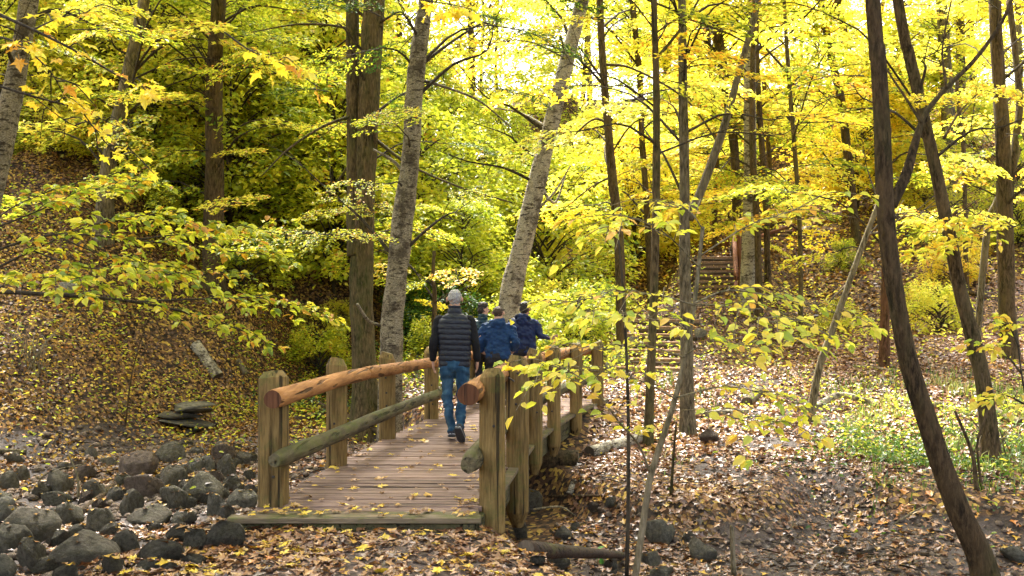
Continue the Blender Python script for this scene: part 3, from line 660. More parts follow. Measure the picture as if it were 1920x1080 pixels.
glog((1400,762), (1425,738), 11, B_grey, 'short thick log lying beside the thin pale log')
glog((1520,772), (1640,762), 6, B_birch, 'pale arched branch lying at the foot of the leaning dead trunk', mid=(hit(1575,765)+Vector((0,0,.22))))
glog((985,1040), (1170,1048), 17, Wd_rot, 'black rotten log lying in the creek in front of the bridge', r2=.03)
glog((1010,875), (1085,872), 20, B_dark, 'thick dark log end wedged under the bridge')
glog((560,790), (640,772), 7, B_brown, 'brown log lying beyond the first left bridge post')
glog((545,775), (620,770), 6, Wd_rail, 'thin reddish pole lying behind the left bridge posts')
glog((1068,935), (1078,905), 7, B_birch, 'small white bark piece lying beside the bridge')
glog((1690,772), (1765,765), 8, B_pale, 'pale rotten log in the sunny weeds right of the leaning trunk')
glog((1845,770), (1915,800), 9, B_pale, 'pale fallen log behind the bare sticks')
glog((155,965), (225,905), 7, B_dark, 'dark branch lying among the left creek stones')
glog((560,745), (720,820), 5, B_dark, 'dark pole slanting down under the left handrail')
glog((0,852), (50,850), 5, B_grey, 'grey stick lying on the left creek bank')
glog((1620,1048), (1740,1042), 4, B_dark, 'black wet branch lying in the shallow creek')
glog((1030,935), (1150,935), 3, B_dark, 'thin dark branch lying on the bank beside the bridge')
glog((1740,535), (1850,560), 5, B_dark, 'dark log lying on the right hillside')
glog((1690,700), (1600,690), 4, B_pale, 'thin pale branch in the sunny grass')
def stick(pix, r, mat, label, name='stick', d=None, gnd=0):
    P = []
    b = hit(*pix[gnd]) if d is None else None
    dd = b.y if b is not None else d
    for px, py in pix: P.append(np.array(W(px, py, dd)))
    P = catmull(P, 14); c = P[0].copy(); V, Fc = tube(P-c, np.linspace(r, r*.45, 14), 6, bump=.15, seed=int(pix[0][0]))
    return thing(name, label, 'stick', tuple(c), 0, None, mesh(name, V, Fc, mat, smooth=True))
stick([(148,935),(145,890),(128,850)], .022, B_pale, 'curved pale stick standing up from the left creek stones')
stick([(70,922),(78,895),(110,880),(160,870)], .018, B_pale, 'thin bent twig arching over the left stones')
stick([(235,800),(248,700),(275,600)], .018, B_dark, 'thin dark bare stem rising from the left slope')
stick([(1375,1082),(1372,1000),(1370,985)], .03, B_pale, 'short broken stub standing in the creek')
stick([(1225,960),(1300,965),(1370,982),(1420,978)], .014, B_pale, 'long pale root hanging along the right creek bank')
stick([(1420,978),(1475,992),(1487,975),(1480,955)], .010, B_pale, 'curled pale root at the end of the bank')
for pix in ([(1300,960),(1330,985),(1345,1010)],[(1390,960),(1405,990),(1440,1005)],[(1340,955),(1375,975),(1380,1010)],[(1640,930),(1665,965),(1660,990)],[(1700,935),(1735,960),(1760,985)],[(1450,945),(1462,975),(1440,1000)]):
    stick(pix, .013, B_pale, 'thin exposed root on the eroded bank near '+('the lone broken stub' if pix[0][0] < 1400 else 'the muddy gully' if pix[0][0] < 1500 else 'the dark curving tree')+f', {"short" if pix[0][0] in (1300,1450,1640) else "longer" if pix[0][0] != 1340 else "middle"} one', name='root')
stick([(1830,920),(1822,850),(1790,770)], .03, B_brown, 'bare brown stick rising right of the big leaning trunk')
stick([(1840,920),(1832,830),(1850,770),(1840,700)], .018, B_brown, 'crooked thin stick beside the bare brown one')
stick([(1672,985),(1720,955),(1745,945)], .014, B_pale, 'pale forked twig on the muddy bank')
stick([(1258,930),(1262,860),(1268,790)], .02, B_dark, 'dark broken stick behind the sapling')
stick([(1000,955),(1050,950),(1080,968)], .012, B_pale, 'pale root beneath the bridge rail', d=9.5)
stick([(1175,1085),(1178,900),(1176,700),(1168,540),(1160,450)], .016, B_twig, 'very thin straight dark stem left of the yellow sapling', name='thin_stem', d=7.6)
# ------------------------------------------------------------------ stairs on the hill
def stairs(a, b, n, wd, label, rail_side=None, posts=(), matr=Wd_red):
    a, b = np.array(a, float), np.array(b, float); t = thing('staircase', label, 'steps', tuple(a))
    d = b-a; f = d[:2]/np.linalg.norm(d[:2]); ang = math.atan2(-f[0], f[1]); run = np.linalg.norm(d[:2])/n; rise = d[2]/n
    t.rotation_euler = (0,0,ang)
    for i in range(n):
        V, Fc = box((0,0,0), (wd, .12, rise*.62), bev=.012); V[:, 2] += .008*np.sin(V[:, 0]*4+i)
        link('step', mesh('step', V, Fc, Wd_stair), t, (U(-.03,.03), i*run, i*rise+rise*.30))
        V, Fc = box((0,0,0), (wd-.1, run+.02, .5), bev=.01)
        link('tread', mesh('tread', V, Fc, simple_tread), t, (0, i*run+run*.5+.035, (i+1)*rise-.25))
    for sx in (rail_side or []):
        L = n*run; pz = lambda u: u*n*rise
        us = np.linspace(0, 1, 3)
        for u in us:
            V, Fc = tube([(0,0,-.3),(0,0,.9),(0,0,.93)], [.085,.08,.06], 10, .05, int(u*9)); link('post', mesh('post', V, Fc, matr, smooth=False), t, (sx*(wd/2+.12), u*L, pz(u)))
        V, Fc = tube(catmull([(0,-.25,.68),(0,L+.2,.68+n*rise)], 12), .075, 10, .05, 5); link('rail', mesh('rail', V, Fc, matr, smooth=True), t, (sx*(wd/2-.02), 0, 0))
        V, Fc = tube(catmull([(0,-.2,.28),(0,L+.2,.28+n*rise)], 12), .06, 10, .05, 6); link('rail', mesh('rail', V, Fc, matr, smooth=True), t, (sx*(wd/2-.02), 0, 0))
    return t
simple_tread = simple('gravel_tread', c4(.14,.08,.045), c4(.34,.21,.13), 25, .95, .7, .02)
stairs((3.05,23.1,-.12), (4.1,27.0,1.06), 7, 1.9, 'lower flight of broad timber steps just beyond the bridge')
stairs((6.05,30.4,1.5), (6.75,33.8,2.95), 9, 1.35, 'middle flight of timber steps with red brown posts and rails', (1,))
stairs((8.6,36.6,3.35), (10.6,39.6,4.3), 6, 1.5, 'third flight of steps climbing behind the tall birch', (-1,))
stairs((13.2,43.2,5.2), (15.6,47.0,6.75), 9, 1.5, 'highest flight of steps near the top of the right hillside', (-1, 1))
def far_fence(pts, label):
    P = [np.array(p, float) for p in pts]; t = thing('wooden_fence', label, 'fence', tuple(P[0])); o0 = P[0]
    for a, b in zip(P[:-1], P[1:]):
        V, Fc = box((0,0,0), (.12,.12,1.1)); link('post', mesh('post', V, Fc, Wd_red), t, tuple(a-o0+np.array((0,0,.4))))
        for zz in (.45, .85):
            V, Fc = tube([a-o0+(0,0,zz), b-o0+(0,0,zz)], .06, 8); link('rail', mesh('rail', V, Fc, Wd_rail if False else Wd_red, smooth=True), t)
    return t
q = [W(x, y, 40) for x, y in ((1050,432),(1085,430),(1120,428),(1150,428))]
q = [(v.x, v.y, H(v.x, v.y)) for v in q]; far_fence(q, 'dark wooden fence far back among the shrubs in the valley')
q = [W(x, 450, d) for x, d in ((1395,34.5),(1440,36.2),(1490,38),(1545,41.5))]
q = [(v.x, v.y, H(v.x, v.y)) for v in q]; far_fence(q, 'red brown log fence along the trail below the highest steps')
# ------------------------------------------------------------------ trees with traced trunks
def wood_tree(label, pts, mat, d=None, limbs=(), name='tree', group=None, bmp=.10, drift=0., up=5.0, cat='tree', crown=None, k=14, base_flare=1.6, ntw=6):
    """pts: (px, py, width px) from the base upwards"""
    if d is None: b = hit(pts[0][0], pts[0][1]); d = b.y
    x0 = (pts[0][0]-960)/F*d; z0 = H(x0, d); c = np.array((x0, d, z0))
    n = len(pts); P = []; R = []
    for i, (px, py, w_) in enumerate(pts):
        dd = d+drift*i/(n-1); P.append(np.array(W(px, py, dd))); R.append(w_*dd/F/2*.93)
    P[0][2] = min(P[0][2], z0-.25)
    if pts[-1][1] < 30 and up:
        v = P[-1]-P[-2]; v = v/np.linalg.norm(v); P.append(P[-1]+v*up+np.array((0,0,up*.2))); R.append(R[-1]*.6)
    m_ = 10*len(P); Q = catmull(P, m_); Rr = np.interp(np.linspace(0, len(P)-1, m_), range(len(P)), R)
    s = np.concatenate([[0], np.cumsum(np.linalg.norm(np.diff(Q, axis=0), axis=1))]); Rr = Rr*(1+(base_flare-1)*np.exp(-s/.35))
    t = thing(name, label, cat, tuple(c), 0, group)
    V, Fc = tube(Q-c, Rr, k, bump=bmp*1.35, seed=int(pts[0][0]) % 97); link('trunk', mesh('trunk', V, Fc, mat, smooth=True), t)
    for lp in limbs:
        dz = lp[0]; PP = [np.array(W(px, py, d+drift*.5+dz*i/(len(lp)-2))) for i, (px, py, w_) in enumerate(lp[1:])]; RR = [w_*d/F/2 for _, _, w_ in lp[1:]]
        QQ = catmull(PP, 8*len(PP)); RR = np.interp(np.linspace(0, 1, len(QQ)), np.linspace(0, 1, len(RR)), RR)
        V, Fc = tube(QQ-c, RR, 8, bump=.12, seed=int(lp[1][0]) % 91); link('limb', mesh('limb', V, Fc, mat, smooth=True), t)
    # random bare side branches
    for j in range(ntw):
        i = int(U(.3, .92)*len(Q)); p = Q[i]
        if p[2] < z0+1.2: continue
        a = U(0, 6.28); L = U(1.0, 2.6); dr = np.array((math.cos(a), math.sin(a)*.6, U(.1, .9)))
        mb = MB(); pts3 = [p, p+dr*L*.35+(0,0,.08), p+dr*L*.7+rng.normal(0,.12,3), p+dr*L+rng.normal(0,.25,3)]
        B = catmull(pts3, 10); r0 = max(.012, min(.035, Rr[i]*.3)); V, Fc = tube(B-c, np.linspace(r0, .004, 10), 5); mb.add(V, Fc)
        for q in range(4):
            ii = int(U(3, 9)); dq = dr*U(.2,.5)+rng.normal(0, .35, 3); E = catmull([B[ii], B[ii]+dq*.5, B[ii]+dq+(0,0,-.08)], 5); V, Fc = tube(E-c, np.linspace(.008, .003, 5), 4); mb.add(V, Fc)
        link('branch', mb.mesh('branch', B_twig), t)
    t['_'] = 0; del t['_']
    return t, Q, Rr
T = {}
T[1] = wood_tree('stout smooth tree forking into two trunks behind the left handrail', [(690,820,66),(686,760,56),(680,650,50),(677,520,46),(684,380,42),(690,200,42),(697,60,42),(703,-10,40)], B_smooth, limbs=[
    (.15,(668,480,38),(664,380,30),(662,200,26),(660,60,25),(659,-20,24)), (-.6,(704,285,9),(700,240,6),(683,215,5)), (-.8,(704,262,8),(770,310,5),(860,350,4),(960,380,3)), (.3,(684,70,7),(640,50,5),(560,45,4),(470,60,2)),
    (-.4,(664,215,7),(600,240,5),(540,280,4),(490,330,2)), (.4,(690,260,6),(640,330,4),(610,380,3))], ntw=5)
T[2] = wood_tree('rugged pale birch with patchy bark right of the forked tree', [(728,800,52),(733,700,48),(741,560,46),(753,430,44),(768,300,38),(775,200,36),(786,90,36),(800,-20,32)], B_birch2, d=16.4, bmp=.22, limbs=[(.3,(790,150,7),(840,165,5),(900,190,4),(960,240,2)),(-.6,(712,610,7),(690,600,6),(670,570,5)), (.2,(764,330,8),(735,300,6),(700,280,4))])
T[3] = wood_tree('tall pale birch leaning right behind the group of walkers', [(945,640,50),(955,570,46),(985,440,40),(1008,340,36),(1035,225,33),(1062,120,30),(1092,0,26),(1100,-30,24)], B_birch, d=20, bmp=.10, limbs=[(.3,(1010,345,7),(1040,380,5),(1060,330,3)), (.5,(1028,240,6),(970,210,4),(900,200,2)), (-.3,(1000,400,6),(1040,360,4),(1070,310,2))])
T[4] = wood_tree('slim brown tree leaning left between the birch and the grey trunk', [(1168,585,22),(1160,450,20),(1148,330,19),(1140,230,17),(1130,110,15),(1124,-10,14)], B_brown, d=24, limbs=[(.3,(1140,230,6),(1110,225,4),(1060,270,3)),(.3,(1130,120,6),(1190,130,4),(1290,190,4),(1360,290,3)),(.3,(1150,330,5),(1110,350,3),(1060,390,2))])
T[5] = wood_tree('thin straight grey tree standing just right of the bridge end', [(1213,835,19),(1220,700,18),(1226,560,17),(1230,400,16),(1231,200,15),(1228,60,13),(1227,-20,12)], B_smooth, limbs=[(.2,(1231,110,7),(1260,75,6),(1290,35,5),(1315,-10,4)),(.3,(1231,60,4),(1280,35,4),(1360,60,4),(1400,80,3))])
T[6] = wood_tree('straight grey trunk with a long slanting limb beside the sapling', [(1288,815,32),(1288,700,27),(1287,600,25),(1284,480,23),(1283,300,20),(1281,150,18),(1279,0,16),(1279,-30,15)], B_grey, limbs=[(.4,(1292,412,17),(1325,330,16),(1360,230,14),(1390,120,12),(1418,20,11),(1428,-30,10))], bmp=.07)
T[7] = wood_tree('tall pale birch trunk behind the middle flight of steps', [(1400,545,34),(1405,450,30),(1407,330,26),(1406,200,24),(1408,80,22),(1412,-20,20)], B_birch, d=29, bmp=.06)
T[8] = wood_tree('dark curving tree leaning left across the lower right corner', [(1862,1120,54),(1842,1060,49),(1794,950,45),(1748,820,40),(1707,690,37),(1681,560,35),(1664,440,35),(1657,320,36),(1652,200,34),(1645,90,31),(1636,-20,28)], B_dark, d=8.6, bmp=.08, k=18, limbs=[
    (.5,(1672,385,20),(1700,325,20),(1716,270,16),(1735,215,10),(1775,165,9),(1830,110,8),(1880,40,7),(1905,-20,6)), (.4,(1728,230,6),(1700,185,5),(1670,140,4),(1640,90,3)), (.5,(1775,165,5),(1768,90,4),(1785,0,3))], ntw=0)
T[9] = wood_tree('tall slanting grey brown tree right of the dark curving tree', [(1862,815,36),(1845,730,31),(1825,640,29),(1800,540,27),(1780,440,26),(1755,320,25),(1730,210,23),(1705,100,22),(1682,-15,20)], B_brown, d=13.5, bmp=.07, limbs=[(.3,(1770,260,6),(1800,210,4),(1850,160,2))])
T[10] = wood_tree('upright trunk beside a pale twin near the right edge of the hillside', [(1893,625,34),(1887,520,32),(1884,400,30),(1880,260,28),(1872,120,25),(1866,-15,23)], B_brown, d=22, limbs=[(1.,(1885,470,14),(1900,300,14),(1912,200,14),(1905,100,12),(1893,0,12))])
T[11] = wood_tree('dead grey trunk leaning right with its foot by the fallen branch', [(1513,775,16),(1533,700,15),(1560,620,14),(1592,530,12),(1625,440,11),(1650,375,10)], B_pale, d=16.3, base_flare=1.1, ntw=2, name='dead_tree', limbs=[(.3,(1625,440,4),(1660,430,3),(1700,400,2)),(.2,(1592,530,4),(1560,560,3),(1540,590,2))])
T[12] = wood_tree('short reddish broken trunk behind the dark curving tree', [(1656,640,20),(1660,560,17),(1660,480,16),(1655,430,15),(1660,330,13),(1668,240,10)], B_red, d=22, ntw=3)
T[13] = wood_tree('pale thick trunk at the top of the right hillside', [(1780,385,30),(1782,300,26),(1778,200,25),(1772,100,24),(1765,-15,22)], B_grey, ntw=4)
T[14] = wood_tree('birch leaning right at the far left edge of the woods', [(-85,720,50),(-52,520,48),(-14,340,46),(8,240,44),(33,120,40),(55,-15,36)], B_birch2, d=14, up=3, ntw=3)
T[15] = wood_tree('slender grey tree leaning right on the dark left slope', [(190,395,34),(205,300,30),(226,200,28),(246,110,25),(272,-15,22)], B_grey, d=23)
T[16] = wood_tree('straight thick brown trunk on the left slope above the shrubs', [(400,400,44),(401,330,38),(400,240,34),(402,120,32),(410,-15,30)], B_brown, d=24, bmp=.1)
T[17] = wood_tree('dark crooked trunk between the grey tree and the thick brown one', [(288,330,26),(285,240,24),(292,150,22),(300,70,22),(322,-15,20)], B_dark, d=27)
T[18] = wood_tree('blackish trunk between the birch and the slanting limb', [(1380,500,20),(1382,400,18),(1378,300,18),(1368,200,20),(1350,90,20),(1338,-15,18)], B_dark, d=34)
T[19] = wood_tree('dark slim trunk right behind the tall birch', [(1440,470,14),(1436,380,12),(1428,260,12),(1420,120,10),(1418,-15,10)], B_dark, d=32)
T[20] = wood_tree('brown slim tree just right of the tall birch trunk', [(1424,520,15),(1420,430,14),(1412,300,13),(1411,180,12),(1415,-15,10)], B_brown, d=28.5)
T[21] = wood_tree('thin pale sapling trunk right of the trail', [(1502,560,10),(1500,450,9),(1492,300,9),(1480,150,8),(1470,-15,7)], B_smooth, d=27)
T[22] = wood_tree('crooked dark tree high on the middle hillside', [(1608,370,18),(1590,290,16),(1578,190,16),(1560,110,15),(1538,0,13),(1530,-20,12)], B_dark, d=36)
T[23] = wood_tree('brown distant tree forking behind the crooked one', [(1632,330,16),(1620,240,15),(1605,150,18),(1590,90,14),(1570,-15,12)], B_brown, d=42, limbs=[(.4,(1608,160,12),(1640,80,10),(1660,-10,8))])
T[24] = wood_tree('distant brown tree between the slim brown tree and the thin grey one', [(1222,480,13),(1212,380,13),(1204,260,12),(1200,150,12),(1185,-15,12)], B_brown, d=34)
T[25] = wood_tree('dark stump like trunk on the crest of the right hillside', [(1803,320,26),(1800,250,22),(1802,120,18),(1800,-15,16)], B_dark, d=42)
T[26] = wood_tree('tree leaning right beside the shrubs on the right hillside', [(1828,500,14),(1850,440,14),(1868,380,13),(1895,330,10),(1915,270,9),(1925,230,8)], B_grey, d=24)
T[27] = wood_tree('dim narrow trunk in the foliage left of the forked tree', [(352,380,14),(350,250,12),(356,120,11),(352,-15,10)], B_dark, d=32)
T[28] = wood_tree('slim trunk on the crest with a broken top', [(1812,390,10),(1808,300,9),(1800,220,8),(1795,150,7)], B_brown, d=30, ntw=2)
T[29] = wood_tree('grey trunk in the foliage right of the rugged birch', [(812,600,12),(815,560,10),(812,520,8),(814,470,6)], B_brown, d=23, ntw=2, name='sapling')
T[30] = wood_tree('thin dark tree seen behind the slanting limb', [(1345,520,12),(1340,400,11),(1344,300,10),(1338,200,9),(1330,80,8),(1325,-15,7)], B_dark, d=36)
T[31] = wood_tree('dark narrow tree in front of the hillside trail', [(1448,440,11),(1445,360,10),(1440,260,9),(1432,150,9)], B_dark, d=38, ntw=4)
# ------------------------------------------------------------------ crowns
def crown_mesh(name, seed, R, H0, H1, ns, npl, leaf, mat, shape='rhomb', core=.25, prof=None, flat=.22, sprL=1.1):
    r = np.random.default_rng(seed); Cc = []; D = []; Nn = []; LL = []; tint = []; mb = MB()
    for s_ in range(ns):
        u = r.uniform(0, 1); z = H0+(H1-H0)*u; pr = (math.sin(math.pi*min(1, (u*.86+.12)))**.6) if prof is None else prof(u)
        a = r.uniform(0, 2*math.pi); rad = R*pr*math.sqrt(r.uniform(core, 1)); 
        c = np.array((math.cos(a)*rad, math.sin(a)*rad, z)); od = np.array((math.cos(a+r.normal(0,.5)), math.sin(a+r.normal(0,.5)), r.uniform(-.25,.12)))
        L = sprL*r.uniform(.6, 1.3); lat = unit(np.cross(od, (0,0,1)))
        if s_ % 2 == 0:
            B = np.array([(0,0,max(H0*.5, z-rad*.6)), c*[.5,.5,1]-(0,0,rad*.15), c, c+od*L*.8]); B = catmull(B, 7); V, Fc = tube(B, np.linspace(.028, .005, 7), 3); mb.add(V, Fc)
        n = int(npl*r.uniform(.6, 1.4)); t = r.uniform(-.25, 1, n)**1; wl = r.normal(0, .38, n)*L*(1-.5*np.abs(t))
        p = c+od*(t*L)[:, None]+lat*wl[:, None]; p[:, 2] += -.22*L*t*t+r.normal(0, .05*L+flat*.35, n)-.1*np.abs(wl)
        Cc.append(p); dd = od*.6+lat*np.sign(wl)[:, None]*.7+r.normal(0, .35, (n, 3)); dd[:, 2] -= .25; D.append(dd)
        Nn.append(np.array((0,0,1.))+r.normal(0, .42, (n, 3))); LL.append(leaf*r.uniform(.45, 1.5, n)); tint.append(np.clip(r.uniform(0,1)*.45+r.uniform(0,.55,n), 0, 1))
    Cc, D, Nn = map(np.concatenate, (Cc, D, Nn)); LL = np.concatenate(LL); tint = np.concatenate(tint)
    V, Fx, k = leaf_arrays(Cc, D, Nn, LL, LL*.62, shape)
    wv = np.concatenate(mb.V); wf = np.array([f for f in mb.F if len(f) == 4])
    wt = np.concatenate([wf[:, [0,1,2]], wf[:, [0,2,3]]])
    FF = np.concatenate([Fx, wt+len(V)]); mi = np.concatenate([np.zeros(len(Fx)), np.ones(len(wt))])
    return mesh(name, np.concatenate([V, wv]), FF, [mat, B_twig], tint=np.concatenate([np.repeat(tint, k), np.zeros(len(wt))]), midx=mi)
CT = [crown_mesh('crown', 300+i, 3.6, 1.2, 17, 250, 56, .19, L_yellow) for i in range(4)]         # tall forest tree
CS = [crown_mesh('crown', 330+i, 1.9, .35, 4.6, 150, 60, .125, L_yellow, sprL=.75) for i in range(4)]  # understorey tree
CB = [crown_mesh('foliage', 350+i, 1.0, .05, 1.5, 60, 60, .085, L_ygreen, sprL=.4, prof=lambda u: 1-.45*u) for i in range(4)]  # shrub
def setmat(o, m):
    o.material_slots[0].link = 'OBJECT'; o.material_slots[0].material = m
def far_trunk(seed, hh, r0, mat):
    r = np.random.default_rng(seed); P = [(r.normal(0,.12)*i, r.normal(0,.1)*i, -.3+i*hh/4) for i in range(5)]
    V, Fc = tube(catmull(P, 14), np.linspace(r0, r0*.35, 14), 8, .1, seed); return mesh('trunk', V, Fc, mat, smooth=True)
FT = [far_trunk(1, 16, .2, B_brown), far_trunk(2, 16, .16, B_dark), far_trunk(3, 16, .22, B_grey), far_trunk(4, 16, .13, B_brown)]
ST = [far_trunk(5+i, 4.2, .04, B_twig) for i in range(3)]
def ftree(x, y, label, group, crowns, trunks, mat, s=1., name='tree', cat='tree', hs=1., sink=0):
    r = thing(name, label, cat, (x, y, H(x, y)-sink), U(0, 6.28), group); r.scale = (s, s, s*hs)
    link('trunk' if name != 'shrub' else 'stem', trunks[int(U(0, len(trunks)))], r); c = link('crown' if name != 'shrub' else 'foliage', crowns[int(U(0, len(crowns)))], r, None); c.rotation_euler = (0,0,U(0, 6.28)); setmat(c, mat); return r
def scatter(n, poly, mind, seed=0):
    pts = []; tries = 0
    while len(pts) < n and tries < 4000:
        tries += 1; px = U(poly[0], poly[1]); d = U(poly[2], poly[3]); x = (px-960)/F*d
        if trail(x, d)[0] < 1.9 or (1130 < px < 1400 and d < 35): continue
        if all((x-a)**2+(d-b)**2 > mind**2 for a, b in pts): pts.append((x, d))
    return pts
TALL = lambda pts, lab, grp, mats, s=(.8, 1.1): [ftree(x, y, lab, grp, CT, FT, mats[int(U(0, len(mats)))], U(*s)) for x, y in pts]
TALL(scatter(8, (-80, 620, 32, 52), 3.8), 'tall yellow green tree filling the upper left slope', 'tall leafy trees on the left slope', [L_ygreen, L_yellow])
TALL(scatter(10, (560, 1330, 42, 64), 4.2), 'bright yellow tree far back in the middle of the ravine', 'bright yellow trees at the back of the ravine', [L_yellow, L_gold, L_yellow, L_ygreen], (.85, 1.2))
TALL(scatter(9, (1250, 2000, 48, 68), 4.5), 'golden tree beyond the crest of the right hillside', 'golden trees beyond the right hillside', [L_yellow, L_gold, L_yellow], (.8, 1.1))
MED = lambda pts, lab, grp, mats, s=(.8, 1.4), hs=1.: [ftree(x, y, lab, grp, CS, ST, mats[int(U(0, len(mats)))], U(*s), 'sapling', 'sapling', hs) for x, y in pts]
MED(scatter(18, (-40, 640, 26, 36), 1.9), 'leafy young tree in the dim undergrowth of the left slope', 'young trees on the left slope', [L_ygreen, L_yellow])
MED(scatter(16, (560, 1190, 27, 44), 2.0), 'leafy young tree in the valley behind the walkers', 'young trees in the valley', [L_ygreen, L_yellow, L_ygreen])
MED(scatter(9, (1180, 1700, 38, 50), 2.4), 'yellow young tree along the hillside trail', 'young trees along the hillside trail', [L_yellow, L_ygreen, L_gold])
MED(scatter(4, (1640, 1960, 30, 44), 2.2), 'yellow young tree on the right hillside', 'young trees on the right hillside', [L_yellow, L_ygreen], (.5, .8))
def SH(pts, lab, grp, mats, s=(.6, 1.2)):
    for x, y in pts: ftree(x, y, lab, grp, CB, ST[:1], mats[int(U(0, len(mats)))], U(*s), 'shrub', 'shrub')
ST0 = far_trunk(20, 1.3, .015, B_twig)
def SH(pts, lab, grp, mats, s=(.6, 1.2)):
    for x, y in pts: ftree(x, y, lab, grp, CB, [ST0], mats[int(U(0, len(mats)))], U(*s), 'shrub', 'shrub')
SH(scatter(20, (-20, 640, 24.5, 31), 1.2), 'yellow green shrub growing on the left slope', 'shrubs on the left slope', [L_ygreen, L_ygreen, L_yellow])
SH(scatter(26, (-20, 640, 26, 31), 1.0), 'small yellow green bush low on the left slope', 'small bushes low on the left slope', [L_ygreen, L_yellow, L_ygreen], (.5, 1.0))
SH(scatter(26, (700, 1180, 23, 36), 1.1), 'bushy undergrowth shrub in the valley behind the walkers', 'shrubs in the valley', [L_ygreen, L_yellow, L_ygreen, L_green])
SH(scatter(12, (1420, 1920, 27, 42), 1.4), 'low yellow leaved shrub on the right hillside', 'shrubs on the right hillside', [L_ygreen, L_yellow, L_gold], (.4, .9))
# crowns of the traced trees, high up
def add_crown(key, mat, s, dz=0.):
    t, Q, Rr = T[key]; p = Q[int(len(Q)*.8)]; c = link('crown', CT[int(U(0, 4))], t); setmat(c, mat)
    c.location = Vector(p)-t.location+Vector((0,0,-3.5*s+dz)); c.scale = (s, s, s*.6); c.rotation_euler = (0,0,U(0,6))
for key, mat, s, dz in [(13,L_yellow,.6,-1),(16,L_ygreen,.6,1),(18,L_yellow,.6,-1),(22,L_yellow,.6,-1),(23,L_gold,.6,-1),(24,L_yellow,.6,-1),(7,L_yellow,.5,1),(25,L_gold,.6,-1)]:
    add_crown(key, mat, s, dz)
CW = [crown_mesh('crown', 370+i, 3.3, 0, 4.2, 120, 85, .12, L_yellow, core=.05, sprL=.9) for i in range(3)]
for key, dz, sc, mat in [(1,1.2,1.5,L_ygreen),(2,1.5,1.4,L_ygreen),(3,1,1.2,L_yellow),(5,1.5,.8,L_yellow),(6,3,1.1,L_yellow),(8,3.5,1.1,L_yellow),(9,2.5,1.15,L_yellow),(10,2,1.2,L_yellow),(14,2.2,1.6,L_ygreen)]:  # broad crowns above the view, widened and lowered to shade the ground
    t, Q, Rr = T[key]; c = link('crown', CW[int(U(0, 3))], t); setmat(c, mat); p = Q[-1]
    c.location = Vector(p)-t.location+Vector((0,0,dz-2.5)); c.scale = (sc, sc, sc); c.rotation_euler = (0,0,U(0,6))
# unseen trees added beside the view, their crowns shading creek and deck
for x, y, sc in [(9.5,9.5,1.0),(13.5,14.5,1.1),(8.3,12.6,.95),(-8.2,10.4,.98),(-6.0,7.5,.9),(-10.5,15.2,1.05)]:
    hh = 9.5*sc; z = H(x, y); sd_ = 'right' if x > 0 else 'left'; r_ = thing('tree', f'tall yellow tree on the {sd_} bank, '+('upstream' if y > 12 else 'midway' if y > 9 else 'near the path'), 'tree', (x, y, z), 0, f'trees on the {sd_} bank')
    link('trunk', FT[int(U(0,4))], r_); c = link('crown', CW[int(U(0,3))], r_, (0,0,hh-1.5)); setmat(c, L_yellow); c.scale = (1.3, 1.3, 1.2)
